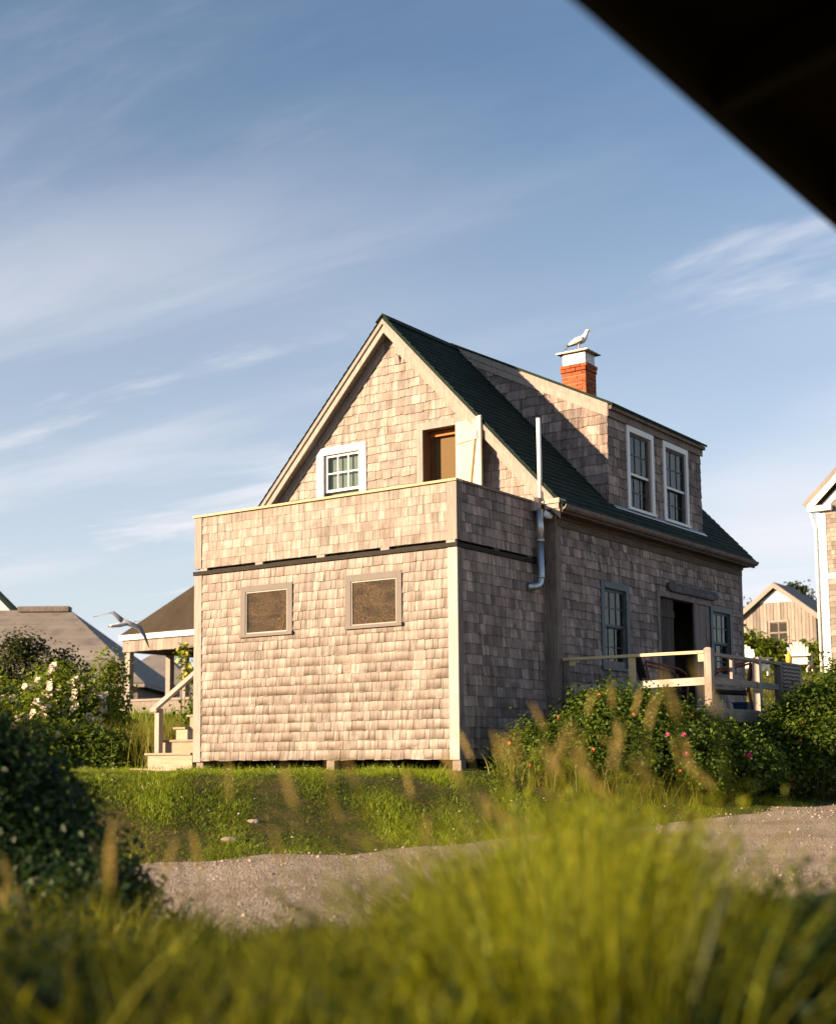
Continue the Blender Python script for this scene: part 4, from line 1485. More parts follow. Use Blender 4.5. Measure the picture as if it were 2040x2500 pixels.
def hip_barn(name, label, lat0, lat1, s0, s1, ze, zr, run0, run1, roofm, wallm):
    c = CG + RR3 * ((lat0 + lat1) / 2) + FR3 * ((s0 + s1) / 2)
    t = thing(name, label, 'building', (c.x, c.y, gzf(c.x, c.y)))
    P = lambda r, s, z: CG + RR3 * r + FR3 * s + Z_ * z
    b = MB()
    co = [P(lat0, s0, ze), P(lat1, s0, ze), P(lat1, s1, ze), P(lat0, s1, ze)]
    sm = (s0 + s1) / 2
    b.add(co + [P(lat0 + run0, sm, zr), P(lat1 - run1, sm, zr)], [(0, 1, 5, 4), (1, 2, 5), (2, 3, 4, 5), (3, 0, 4), (3, 2, 1, 0)], 0.5)
    obj('roof', b, roofm, t)
    b = MB()
    for a, d in zip(co, co[1:] + co[:1]):
        b.beam(a - Z_ * 0.09, d - Z_ * 0.09, 0.05, 0.14)
    obj('eave_board', b, 'trim', t)
    i = 0.35
    wc = [P(lat0 + i, s0 + i, 0), P(lat1 - i, s0 + i, 0), P(lat1 - i, s1 - i, 0), P(lat0 + i, s1 - i, 0)]
    b = MB()
    b.hexa([p + Z_ * (gzf(c.x, c.y) - 1.6) for p in wc], [p + Z_ * (ze - 0.12) for p in wc])
    obj('wall', b, wallm, t)
    return t, P


barn, P = hip_barn('barn', 'long low barn with pale grey shingled hip roof at far left', -30, -10.7, 56, 68, 3.15, 6.85, 5.0, 4.6, 'roof_grey', 'shingle_far')
obj('ridge_vent', MB().prism([P(-17.6, 62 - 0.35, 6.75), P(-15.3, 62 - 0.35, 6.75), P(-15.3, 62 - 0.3, 7.0), P(-17.6, 62 - 0.3, 7.0)], FR3 * 0.7), 'trim_dark', barn)
# grey roof shingle courses that can still be told apart by their shadow line
Vb = (P(-20, 62, 6.85) - P(-20, 56, 3.15)).normalized()
Nb = RR3.cross(Vb).normalized()
for i in range(14):
    d = i * 0.5
    b = MB()
    lat_r = -10.7 - 4.6 * (d / 7.05) - 0.02
    o0 = P(-26, 56, 3.15) + Vb * d
    ln = lat_r + 26
    q = [o0, o0 + RR3 * ln, o0 + RR3 * (ln - 0.3) + Vb * 0.5, o0 + Vb * 0.5]
    b.hexa([p + Nb * 0.01 for p in q], [q[0] + Nb * 0.024, q[1] + Nb * 0.024, q[2] + Nb * 0.012, q[3] + Nb * 0.012])
    obj('roof_course', b, 'roof_grey', barn)
hip_barn('outbuilding', 'dark blue-grey hip-roofed outbuilding seen through the pavilion posts', -18, -9.6, 70, 84, 2.6, 5.9, 3.6, 4.0, 'roof_grey', 'shingle_far')
c = CG + RR3 * -20.3 + FR3 * 78
gh = thing('far_gable_house', 'white gable peak of a house behind the barn roof', 'house', (c.x, c.y, gzf(c.x, c.y)))
P = lambda r, s, z: CG + RR3 * r + FR3 * s + Z_ * z
obj('wall', MB().prism([P(-26, 76, 3), P(-21.8, 76, 3), P(-21.8, 76, 8.1), P(-23.7, 76, 10.0), P(-26, 76, 7.7)], FR3 * 0.7), 'white', gh)
obj('roof', MB().prism([P(-21.4, 75.8, 7.85), P(-23.7, 75.8, 10.15), P(-23.7, 75.8, 10.38), P(-21.2, 75.8, 7.9)], FR3 * 0.9), 'roof', gh)

# tall shingled house at the right edge
HX, HY = -0.2, 29.3
hg = gzf(0.5, 29.3)
rh = thing('neighbour_house', 'tall shingled house with white corner boards at the right edge', 'house', (2.0, 31.0, hg))
obj('wall', MB().box(HX + 0.02, 7.0, HY, HY + 8, hg - 0.6, 7.9), 'trim_dark', rh)
obj('gable_wall', MB().prism([(HX + 0.02, HY + 0.01, 7.9), (7.0, HY + 0.01, 7.9), (3.4, HY + 0.01, 11.4)], (0, 8, 0)), 'trim_dark', rh)
q = shingles((0, HY - 0.002, 0), X_, Z_, -Y_, HX + 0.25, 2.4, 5.9, 9.9, 0.15, (0.1, 0.24), 0.02, clips=[(-1.0, 1, 8.02)], rs=31)
q2 = shingles((0, HY - 0.002, 0), X_, Z_, -Y_, HX + 0.25, 2.4, hg, 5.7, 0.19, (2.4, 2.5), 0.022, rs=32, jit=0.0)
for vs, fs, wg, rn in q:
    if vs[0].x < 1.0:
        obj('wall_shingle', MB().add(vs, fs, rn), 'shingle_far', rh)
for vs, fs, wg, rn in q2:
    obj('clapboard', MB().add(vs, fs, rn), 'shingle_far', rh)
obj('corner_board', MB().box(HX, HX + 0.25, HY - 0.045, HY - 0.001, hg - 0.3, 7.88), 'white', rh)
obj('corner_board', MB().box(HX - 0.03, HX + 0.019, HY - 0.02, HY + 0.25, hg - 0.3, 7.88), 'white', rh)
obj('belt_board', MB().box(HX + 0.251, 6.9, HY - 0.06, HY - 0.001, 5.70, 5.88), 'white', rh)
obj('cornice_return', MB().box(HX - 0.28, HX + 0.5, HY - 0.22, HY + 0.1, 7.95, 8.12), 'white', rh)
obj('drain_pipe', MB().tube([(HX - 0.22, HY - 0.05, 7.95), (HX - 0.16, HY - 0.08, 7.7), (HX - 0.07, HY - 0.08, 7.4), (HX - 0.07, HY - 0.08, hg)], 0.05, 8), 'white', rh, True)
b = MB()
b.prism([(HX - 0.33, HY - 0.25, 8.14), (3.4, HY - 0.25, 11.87), (3.4, HY - 0.25, 12.05), (HX - 0.45, HY - 0.25, 8.20)], (0, 8.5, 0))
obj('roof', b, 'roof_grey', rh)
obj('rake_board', MB().prism([(HX - 0.30, HY - 0.27, 8.13), (3.4, HY - 0.27, 11.83), (3.4, HY - 0.27, 11.60), (HX - 0.02, HY - 0.27, 8.12)], (0, 0.03, 0)), 'white', rh)
obj('rake_frieze', MB().prism([(HX + 0.1, HY - 0.05, 8.125), (3.4, HY - 0.05, 11.45), (3.4, HY - 0.05, 11.15), (HX + 0.4, HY - 0.05, 8.125)], (0, 0.045, 0)), 'white', rh)

# board-and-batten shed behind the deck
SX0, SX1, SY, SEz, SRx, SRz = -10.9, -7.1, 49.5, 6.75, -9.05, 8.2
sg = gzf(-9, 49.5)
shed = thing('shed', 'tan board shed with gable front and white peak on the hill', 'shed', (-9.0, 51, sg))
obj('wall', MB().box(SX0, SX1, SY, SY + 5, sg - 0.5, SEz).prism([(SX0, SY, SEz + 0.001), (SX1, SY, SEz + 0.001), (SRx, SY, SRz - 0.1)], (0, 5, 0)), 'trim_dark', shed)
n = 22
for i in range(n):
    x0 = SX0 + (SX1 - SX0) * i / n
    x1 = SX0 + (SX1 - SX0) * (i + 1) / n - 0.02
    zt = lambda x: SRz - 0.12 - abs(x - SRx) * (SRz - SEz) / (SRx - SX0)
    dz = -0.012 if i % 2 else 0.0
    if -9.45 < (x0 + x1) / 2 < -8.45:
        for za, zb, zc2 in ((sg - 0.3, 5.35, 5.35), (6.48, min(zt(x0), 7.4), min(zt(x1), 7.4))):
            obj('board', MB().prism([(x0, SY - 0.03 + dz, za), (x1, SY - 0.03 + dz, za), (x1, SY - 0.03 + dz, zc2), (x0, SY - 0.03 + dz, zb)], (0, 0.028, 0)), 'shingle_far', shed)
    else:
        obj('board', MB().prism([(x0, SY - 0.03 + dz, sg - 0.3), (x1, SY - 0.03 + dz, sg - 0.3), (x1, SY - 0.03 + dz, min(zt(x1), 7.4)), (x0, SY - 0.03 + dz, min(zt(x0), 7.4))], (0, 0.028, 0)), 'shingle_far', shed)
obj('peak_panel', MB().prism([(-9.85, SY - 0.06, 7.38), (-8.2, SY - 0.06, 7.38), (SRx, SY - 0.06, 7.98)], (0, 0.05, 0)), 'white', shed)
b = MB()
b.box(-9.45, -9.37, SY - 0.07, SY - 0.01, 5.35, 6.48)
b.box(-8.53, -8.45, SY - 0.07, SY - 0.01, 5.35, 6.48)
b.box(-9.45, -8.45, SY - 0.072, SY - 0.01, 6.40, 6.48)
b.box(-9.45, -8.45, SY - 0.072, SY - 0.01, 5.35, 5.43)
b.box(-9.37, -8.53, SY - 0.06, SY - 0.01, 5.86, 5.92)
b.box(-8.97, -8.93, SY - 0.06, SY - 0.01, 5.43, 6.40)
sw = obj('window', b, 'trim', shed)
for x in (-9.36, -8.925):
    for z in (5.435, 5.925):
        obj('pane', MB().box(x, x + 0.385, SY - 0.04, SY - 0.035, z, z + 0.42), 'dark_room', sw)
b = MB()
for s, xe2 in ((-1, SX0 - 0.3), (1, SX1 + 0.3)):
    zz2 = SRz - abs(xe2 - SRx) * (SRz - SEz) / (SRx - SX0)
    b.prism([(SRx, SY - 0.3, SRz), (xe2, SY - 0.3, zz2), (xe2, SY - 0.3, zz2 + 0.14), (SRx, SY - 0.3, SRz + 0.14)], (0, 3.0, 0))
obj('roof', b, 'shingle_far', shed)
b = MB()
for s, xe2 in ((-1, SX0 - 0.3), (1, SX1 + 0.3)):
    zz2 = SRz - abs(xe2 - SRx) * (SRz - SEz) / (SRx - SX0)
    b.prism([(SRx, SY - 0.33, SRz - 0.14), (xe2, SY - 0.33, zz2 - 0.14), (xe2, SY - 0.33, zz2 + 0.12), (SRx, SY - 0.33, SRz + 0.12)], (0, 0.028, 0))
obj('rake_board', b, 'trim', shed)

# ------------------------------------------------------------------ Adirondack chairs, tank, buoy, grey post


def adirondack(name, label, loc, rot):
    t = thing(name, label, 'chair', loc, 'white garden chairs on the hill')
    t.rotation_euler = (0, 0, rot)
    L = Vector(loc)
    P = lambda x, y, z: L + Vector((x, y, z))
    n = 7
    for i in range(n):
        a = (i - 3) / 3
        x = a * 0.26
        ht = 0.98 - 0.17 * a * a
        xt = x * 1.22
        b = MB()
        b.hexa([P(x * 0.8 - 0.035, -0.20, 0.25), P(x * 0.8 + 0.035, -0.20, 0.25), P(x * 0.8 + 0.035, -0.18, 0.25), P(x * 0.8 - 0.035, -0.18, 0.25)],
               [P(xt - 0.042, -0.20 - ht * 0.38, ht), P(xt + 0.042, -0.20 - ht * 0.38, ht), P(xt + 0.042, -0.18 - ht * 0.38, ht), P(xt - 0.042, -0.18 - ht * 0.38, ht)])
        obj('back_slat', b, 'white', t)
    for i in range(5):
        y = -0.14 + i * 0.11
        z = 0.26 + i * 0.03
        obj('seat_slat', MB().box(L.x - 0.27, L.x + 0.27, L.y + y, L.y + y + 0.095, L.z + z, L.z + z + 0.02), 'white', t)
    for s in (-1, 1):
        obj('arm', MB().box(L.x + s * 0.36 - 0.07, L.x + s * 0.36 + 0.07, L.y - 0.50, L.y + 0.42, L.z + 0.55, L.z + 0.572), 'white', t)
        obj('leg', MB().box(L.x + s * 0.31 - 0.018, L.x + s * 0.31 + 0.018, L.y + 0.26, L.y + 0.37, L.z, L.z + 0.549), 'white', t)
        obj('leg', MB().beam(P(s * 0.285, 0.40, 0.34), P(s * 0.285, -0.55, 0.02), 0.03, 0.12), 'white', t)
    obj('back_brace', MB().box(L.x - 0.40, L.x + 0.40, L.y - 0.475, L.y - 0.445, L.z + 0.52, L.z + 0.56), 'white', t)
    return t


adirondack('garden_chair', 'white slatted fan-back garden chair beside the yellow buoy', (-1.35, 30.4, gzf(-1.35, 30.4) - 0.02), R_(8))
adirondack('garden_chair', 'white slatted fan-back garden chair right behind the deck corner post', (-1.92, 27.6, gzf(-1.92, 27.6) - 0.02), R_(-15))
L = Vector((-3.0, 36.5, gzf(-3.0, 36.5)))
tk = thing('gas_tank', 'pale grey gas tank standing by the neighbour house', 'tank', L)
prof = [(0.17, 0.02), (0.20, 0.06), (0.20, 0.62), (0.19, 0.70), (0.13, 0.78), (0.08, 0.80)]
obj('body', MB().loft([(L + Z_ * z, Vector((r, 0, 0)), Vector((0, r, 0))) for r, z in prof], 16), 'white', tk, True)
obj('collar', MB().tube([L + Z_ * 0.79, L + Z_ * 0.92], 0.12, 12), 'white', tk, True)
L = Vector((0.40, 24.3, 2.66))
by = thing('buoy', 'yellow fishing buoy hung beside the white garden chair', 'buoy', (L.x, L.y, gzf(L.x, L.y)))
obj('float', MB().loft([(L + Z_ * z, Vector((r, 0, 0)), Vector((0, r, 0))) for r, z in [(0.03, 0.0), (0.075, 0.03), (0.095, 0.12), (0.08, 0.22), (0.035, 0.30), (0.02, 0.36)]], 12), 'yellow', by, True)
obj('stick', MB().tube([(L.x, L.y, gzf(L.x, L.y) - 0.1), L + Z_ * 0.02], 0.015, 6), 'trim_dark', by)
pz = gzf(4.6, 15.1)
gp = obj('fence_post', MB().box(4.5, 4.75, 15.0, 15.25, pz - 0.1, 1.75), 'post')
obj('cap', MB().box(4.47, 4.78, 14.97, 15.28, 1.751, 1.80), 'post', gp)
tag(gp, 'short grey wooden post behind the right rose bush', 'post')


# ------------------------------------------------------------------ gulls
def frame_rings(path):
    """path: (x, z, half width, half height) in a bird's own plane"""
    rr = []
    for i, (x, z, w_, h_) in enumerate(path):
        x0, z0 = path[max(i - 1, 0)][:2]
        x1, z1 = path[min(i + 1, len(path) - 1)][:2]
        d = Vector((x1 - x0, 0, z1 - z0)).normalized()
        n_ = Vector((-d.z, 0, d.x))
        rr.append((Vector((x, 0, z)), Vector((0, w_, 0)), n_ * h_))
    return rr


def gull_standing(loc, rot, sc=1.0):
    t = thing('gull', 'white gull standing on top of the brick chimney', 'bird', loc)
    t.rotation_euler = (0, 0, rot)
    L = Vector(loc)

    def T(rings):
        return [(L + c * sc, a * sc, u * sc) for c, a, u in rings]
    body = [(-0.20, 0.125, 0.012, 0.006), (-0.15, 0.150, 0.035, 0.020), (-0.08, 0.185, 0.055, 0.048), (0.0, 0.205, 0.066, 0.066), (0.06, 0.225, 0.064, 0.070), (0.10, 0.262, 0.050, 0.056),
            (0.122, 0.305, 0.036, 0.042), (0.135, 0.345, 0.033, 0.036), (0.152, 0.372, 0.034, 0.034), (0.172, 0.378, 0.030, 0.028), (0.190, 0.374, 0.016, 0.016)]
    obj('body', MB().loft(T(frame_rings(body)), 14), 'gull_white', t, True)
    obj('beak', MB().loft(T(frame_rings([(0.182, 0.374, 0.010, 0.011), (0.215, 0.370, 0.008, 0.010), (0.235, 0.360, 0.003, 0.004)])), 8), 'beak', t, True)
    for s in (-1, 1):
        wing = [(0.085, 0.235, 0.010, 0.02), (0.04, 0.225, 0.016, 0.052), (-0.04, 0.200, 0.016, 0.052), (-0.12, 0.165, 0.012, 0.036), (-0.18, 0.135, 0.008, 0.018)]
        rr = [(c + Vector((0, s * (0.058 - 0.18 * max(0, -c.x - 0.05)), 0)), a, u) for c, a, u in frame_rings(wing)]
        w_ = obj('wing', MB().loft(T(rr), 10), 'gull_tan', t, True)
        tip = [(-0.15, 0.150, 0.007, 0.020), (-0.20, 0.122, 0.006, 0.014), (-0.265, 0.090, 0.003, 0.004)]
        rr = [(c + Vector((0, s * 0.030, 0)), a, u) for c, a, u in frame_rings(tip)]
        obj('wing_tip', MB().loft(T(rr), 8), 'gull_black', w_, True)
        y = s * 0.028
        obj('leg', MB().tube([L + Vector((0.0, y, 0.15)) * sc, L + Vector((-0.008, y, 0.075)) * sc, L + Vector((0.0, y, 0.004)) * sc], [0.012 * sc, 0.006 * sc, 0.006 * sc], 6)
            .add([L + Vector(p) * sc for p in ((-0.012, y, 0.002), (0.05, y - 0.025, 0.002), (0.058, y, 0.002), (0.05, y + 0.025, 0.002), (0.0, y, 0.010))], [(0, 1, 4), (1, 2, 4), (2, 3, 4), (3, 0, 4), (3, 2, 1, 0)]), 'gull_leg', t)
    obj('tail', MB().hexa([L + Vector(p) * sc for p in ((-0.17, -0.03, 0.128), (-0.17, 0.03, 0.128), (-0.17, 0.03, 0.142), (-0.17, -0.03, 0.142))],
                          [L + Vector(p) * sc for p in ((-0.255, -0.035, 0.072), (-0.255, 0.035, 0.072), (-0.255, 0.035, 0.078), (-0.255, -0.035, 0.078))]), 'gull_white', t)
    return t


gull_standing((3.01, 6.66, 7.274), YAW - 0.25, 1.02)

g0 = Vector((-6.52, 4.62, 2.79))
fg = thing('gull', 'grey-winged gull flying low in front of the pavilion roof', 'bird', g0)
hd = (Vector((-6.47, 4.20, 2.66)) - Vector((-6.52, 4.62, 2.79))).normalized()
hd = (hd * 0.8 - RR3 * 0.62).normalized()
side = hd.cross(Z_).normalized()
upv = side.cross(hd)
rr = []
for d, w_, h_ in ((-0.26, 0.012, 0.008), (-0.20, 0.025, 0.016), (-0.08, 0.045, 0.036), (0.04, 0.052, 0.046), (0.13, 0.045, 0.042), (0.18, 0.036, 0.036), (0.225, 0.035, 0.035), (0.26, 0.028, 0.028), (0.28, 0.012, 0.012)):
    rr.append((g0 + hd * d + upv * (-0.015 + 0.02 * d), side * w_, upv * h_))
obj('body', MB().loft(rr, 12), 'gull_white', fg, True)
obj('beak', MB().loft([(g0 + hd * d - upv * (0.012 + 0.05 * max(0, d - 0.3)), side * w_, upv * w_) for d, w_ in ((0.272, 0.012), (0.31, 0.010), (0.335, 0.003))], 8), 'beak', fg, True)
obj('tail', MB().hexa([g0 - hd * 0.22 - side * 0.03, g0 - hd * 0.22 + side * 0.03, g0 - hd * 0.22 + side * 0.03 + upv * 0.012, g0 - hd * 0.22 - side * 0.03 + upv * 0.012],
                      [g0 - hd * 0.38 - side * 0.07, g0 - hd * 0.38 + side * 0.07, g0 - hd * 0.38 + side * 0.07 + upv * 0.006, g0 - hd * 0.38 - side * 0.07 + upv * 0.006]), 'gull_white', fg)
for pts in ([g0 + Z_ * 0.035, Vector((-6.60, 4.57, 2.88)), Vector((-6.70, 4.50, 2.985)), Vector((-6.83, 4.40, 2.985)), Vector((-7.05, 4.26, 2.935))],
            [g0 + Z_ * 0.035, Vector((-6.40, 4.74, 2.745)), Vector((-6.296, 4.826, 2.666)), Vector((-6.245, 4.88, 2.52)), Vector((-6.206, 4.945, 2.276))]):
    rr = []
    for i, (p, ch_) in enumerate(zip(pts, (0.075, 0.07, 0.06, 0.04, 0.006))):
        d = (pts[min(i + 1, 4)] - pts[max(i - 1, 0)]).normalized()
        cdir = (hd - d * hd.dot(d)).normalized()
        nn = d.cross(cdir).normalized()
        rr.append((p - cdir * (0.03 + 0.02 * i), cdir * ch_, nn * (0.014 - 0.0025 * i)))
    w_ = obj('wing', MB().loft(rr, 10), 'gull_grey', fg, True)
    rr2 = [(c - n_ * 0.0, a * 1.02, n_ * 1.1) for c, a, n_ in rr[-2:]]
    m2 = [(rr2[0][0].lerp(rr2[1][0], 0.55), rr2[0][1].lerp(rr2[1][1], 0.55), rr2[0][2].lerp(rr2[1][2], 0.55)), rr2[1]]
    obj('wing_tip', MB().loft(m2, 8), 'gull_black', w_, True)

# ------------------------------------------------------------------ dark porch eave over the camera
ep = thing('porch_eave', 'dark blurred porch eave overhanging the upper right corner', 'roof', (15.2, -11.0, gzf(15.2, -11)))
EX, EZ = 13.30, 1.20
sl2 = 0.16
for i in range(15):
    x0 = EX + 0.03 + i * 0.15
    b = MB()
    z0, z1 = EZ + 0.10 + (x0 - EX) * sl2, EZ + 0.10 + (x0 + 0.146 - EX) * sl2
    b.hexa([(x0, -16.5, z0), (x0 + 0.146, -16.5, z1), (x0 + 0.146, -16.5, z1 + 0.03), (x0, -16.5, z0 + 0.03)], [(x0, -4.0, z0), (x0 + 0.146, -4.0, z1), (x0 + 0.146, -4.0, z1 + 0.03), (x0, -4.0, z0 + 0.03)])
    obj('soffit_board', b, 'eave', ep)
for i in range(20):
    y = -16.3 + i * 0.62
    obj('rafter', MB().hexa([(EX + 0.035, y, EZ + 0.0), (EX + 0.035, y + 0.045, EZ + 0.0), (EX + 0.035, y + 0.045, EZ + 0.099), (EX + 0.035, y, EZ + 0.099)],
                            [(EX + 2.2, y, EZ + 2.2 * sl2), (EX + 2.2, y + 0.045, EZ + 2.2 * sl2), (EX + 2.2, y + 0.045, EZ + 0.099 + 2.2 * sl2 - 0.002), (EX + 2.2, y, EZ + 0.099 + 2.2 * sl2 - 0.002)]), 'eave', ep)
obj('fascia', MB().box(EX, EX + 0.03, -16.6, -3.9, EZ, EZ + 0.16), 'eave', ep)
b = MB()
b.hexa([(EX - 0.02, -16.6, EZ + 0.162), (EX + 2.4, -16.6, EZ + 0.162 + 2.42 * sl2), (EX + 2.4, -16.6, EZ + 0.19 + 2.42 * sl2), (EX - 0.02, -16.6, EZ + 0.19)],
       [(EX - 0.02, -3.9, EZ + 0.162), (EX + 2.4, -3.9, EZ + 0.162 + 2.42 * sl2), (EX + 2.4, -3.9, EZ + 0.19 + 2.42 * sl2), (EX - 0.02, -3.9, EZ + 0.19)])
obj('roof', b, 'eave', ep)
obj('beam', MB().box(EX + 1.9, EX + 2.02, -16.4, -4.1, EZ + 0.10, EZ + 2.0 * sl2 - 0.03), 'eave', ep)
for y in (-16.3, -4.3):
    obj('porch_post', MB().box(EX + 1.9, EX + 2.02, y, y + 0.12, gzf(EX + 2, y) - 0.2, EZ + 0.099), 'eave', ep)


ep.location.x += 0.055                              # the eave runs a little off the line of the house
ep.rotation_euler = (0, 0, -0.028)

# ------------------------------------------------------------------ foliage
def rgen(s):
    return np.random.default_rng(s)


def leaves(P, Nn, size, rng, aspect=0.62, fold=0.18, along=None):
    n = len(P)
    t = rng.normal(size=(n, 3)) if along is None else along + 0.25 * rng.normal(size=(n, 3))
    t -= Nn * (t * Nn).sum(1, keepdims=True)
    t /= np.linalg.norm(t, axis=1, keepdims=True) + 1e-9
    bb = np.cross(Nn, t)
    L = size[:, None] * 0.5
    w = L * aspect
    f = Nn * size[:, None] * fold
    V = np.stack([P - t * L, P + bb * w + f, P + t * L, P - bb * w + f], 1).reshape(-1, 3)
    i = np.arange(n)[:, None] * 4
    F = np.concatenate([i + np.array([[0, 1, 2]]), i + np.array([[0, 2, 3]])], 1).reshape(-1, 3)
    return V, F


def bush_points(lobes, n, rng, sprig=46, spread=0.10, shell=0.28):
    lobes = np.array(lobes, float)
    wt = (lobes[:, 3] * lobes[:, 4] + lobes[:, 3] * lobes[:, 5] + lobes[:, 4] * lobes[:, 5])
    ns = max(4, n // sprig)
    li = rng.choice(len(lobes), ns * 2, p=wt / wt.sum())
    d = rng.normal(size=(ns * 2, 3))
    d[:, 2] = np.abs(d[:, 2]) * 1.0 - 0.35 * rng.random(ns * 2)
    d /= np.linalg.norm(d, axis=1, keepdims=True)
    rad = 1 - shell * rng.random(ns * 2) ** 1.6 + 0.10 * rng.normal(size=ns * 2) * (rng.random(ns * 2) < 0.35)
    c = lobes[li, :3] + d * lobes[li, 3:] * rad[:, None]
    keep = np.ones(len(c), bool)
    for l in lobes:
        q = ((c - l[:3]) / l[3:])
        keep &= (q ** 2).sum(1) > 0.50
    keep &= c[:, 2] > gz(c[:, 0], c[:, 1]) + 0.03
    c, d = c[keep][:ns], d[keep][:ns]
    k = rng.integers(0, len(c), n)
    sp = spread * (0.6 + 0.8 * rng.random(len(c)))
    P = c[k] + rng.normal(size=(n, 3)) * sp[k][:, None] * np.array([1, 1, 0.8])
    P[:, 2] = np.maximum(P[:, 2], gz(P[:, 0], P[:, 1]) + 0.02)
    Nn = d[k] * 0.6 + rng.normal(size=(n, 3)) * 0.55 + np.array([0, 0, 0.55])
    Nn /= np.linalg.norm(Nn, axis=1, keepdims=True)
    return P, Nn, c, d, k


def bush(name, label, cat, lobes, n, size, mat, seed, loc=None, group=None, spread=0.10, stems=26, flowers=(), sprig=46):
    rng = rgen(seed)
    l0 = np.array(lobes).mean(0)
    base = (float(l0[0]), float(l0[1]), gzf(l0[0], l0[1]))
    t = thing(name, label, cat, base, group)
    P, Nn, c, d, k = bush_points(lobes, n, rng, sprig, spread)
    sz = size * (0.6 + 0.8 * rng.random(n))
    V, F = leaves(P, Nn, sz, rng)
    tone = rng.random(len(c))
    r = np.clip(0.65 * tone[k] + 0.45 * rng.random(n) - 0.05, 0, 1)
    np_mesh('foliage', V, F, np.repeat(r, 2), mat, t)
    b = MB()
    for i in rng.integers(0, len(c), stems):
        e = Vector(c[i])
        lb = lobes[int(rng.integers(0, len(lobes)))]
        s = Vector((e.x * 0.45 + lb[0] * 0.55 + rng.normal() * 0.06, e.y * 0.45 + lb[1] * 0.55 + rng.normal() * 0.06, 0))
        s.z = gzf(s.x, s.y) - 0.05
        m_ = s.lerp(e, 0.5) + Vector((rng.normal() * 0.05, rng.normal() * 0.05, 0.08))
        b.tube([s, m_, e], [0.012, 0.008, 0.004], 5)
    obj('stem', b, 'stem', t)
    for fm, cnt, fs, face in flowers:
        view = np.array(CAM) - c
        view /= np.linalg.norm(view, axis=1, keepdims=True)
        vis = np.where((d * view).sum(1) > face)[0]
        rng.shuffle(vis)
        for i in vis[:cnt]:
            p = Vector(c[i]) + Vector(d[i]) * 0.10
            nn = (Vector(d[i]) * 0.4 + Vector(view[i]) * 0.4 - SUN * 0.5).normalized()
            for j in range(1 if fm != 'cream' else int(rng.integers(1, 4))):
                obj('flower', flower_mb(p + Vector(rng.normal(size=3)) * 0.05 * j, nn, fs * rng.uniform(0.8, 1.2), rng), fm, t)
    return t, c, d


def flower_mb(p, nn, r, rng):
    a = nn.cross(Vector((0.3, 0.8, 0.2))).normalized()
    c = nn.cross(a)
    b = MB()
    for k in range(5):
        t = 2 * math.pi * k / 5 + rng.uniform(-0.2, 0.2)
        u = a * math.cos(t) + c * math.sin(t)
        v = nn.cross(u)
        b.add([p - nn * 0.1 * r, p + u * 0.55 * r + v * 0.5 * r + nn * 0.18 * r, p + u * 1.0 * r + nn * 0.22 * r, p + u * 0.55 * r - v * 0.5 * r + nn * 0.18 * r], [(0, 1, 2, 3)], rng.random())
    return b


def lobe(x, y, zt, rx, ry, rz):
    """a lobe whose top is at zt"""
    return (x, y, zt - rz, rx, ry, rz)


# rose hedge in front of the deck
bush('rose_bush', 'wide rose bush with pink flowers in front of the deck', 'bush',
     [lobe(5.50, 0.75, 0.45, 0.65, 0.6, 0.6), lobe(5.95, 1.35, 0.86, 0.72, 0.55, 0.75), lobe(6.45, 1.7, 0.82, 0.72, 0.55, 0.8), lobe(6.95, 1.95, 0.58, 0.6, 0.5, 0.65),
      lobe(5.75, 1.8, 0.92, 0.65, 0.5, 0.9), lobe(6.9, 1.35, 0.40, 0.7, 0.55, 0.65), lobe(7.45, 2.3, 0.28, 0.5, 0.5, 0.5), lobe(6.3, 0.9, 0.38, 0.8, 0.5, 0.6), lobe(7.3, 3.2, 0.30, 0.4, 0.7, 0.6)],
     44000, 0.058, 'leaf', 11, flowers=[('pink', 6, 0.036, 0.35), ('orange_flower', 20, 0.026, 0.25)], stems=60)
bush('rose_bush', 'rounded rose bush at the right below the hanging towel', 'bush',
     [lobe(7.70, 3.75, 0.72, 0.36, 0.40, 0.75), lobe(7.86, 4.15, 1.02, 0.42, 0.45, 0.8), lobe(8.15, 4.55, 1.26, 0.50, 0.5, 0.85), lobe(8.55, 4.95, 1.25, 0.5, 0.5, 0.9), lobe(8.1, 3.9, 0.55, 0.45, 0.45, 0.7), lobe(8.5, 4.3, 0.75, 0.45, 0.5, 0.75),
      lobe(7.55, 3.45, 0.10, 0.35, 0.4, 0.5), lobe(7.75, 5.1, 0.95, 0.4, 0.5, 0.9)],
     42000, 0.062, 'leaf', 12, flowers=[('orange_flower', 10, 0.03, 0.3)], stems=50)
# dark rose bush close on the left
bush('rose_bush', 'large dark rose bush close by at the left edge', 'bush',
     [lobe(8.82, -10.85, 0.37, 0.35, 0.35, 0.59), lobe(9.10, -10.64, 0.17, 0.27, 0.27, 0.49), lobe(8.58, -11.16, 0.39, 0.42, 0.42, 0.63), lobe(9.14, -10.81, -0.06, 0.35, 0.31, 0.42), lobe(9.38, -10.57, -0.27, 0.28, 0.28, 0.31), lobe(8.89, -10.46, 0.04, 0.35, 0.35, 0.49), lobe(9.56, -10.78, -0.36, 0.34, 0.31, 0.29), lobe(9.80, -10.88, -0.47, 0.28, 0.28, 0.24), lobe(8.9, -11.1, -0.35, 0.5, 0.45, 0.45), lobe(9.35, -11.1, -0.5, 0.45, 0.4, 0.35)],
     44000, 0.036, 'leaf_dark', 13, flowers=[('pink', 3, 0.028, 0.4), ('orange_flower', 5, 0.02, 0.3)], stems=40, spread=0.07)
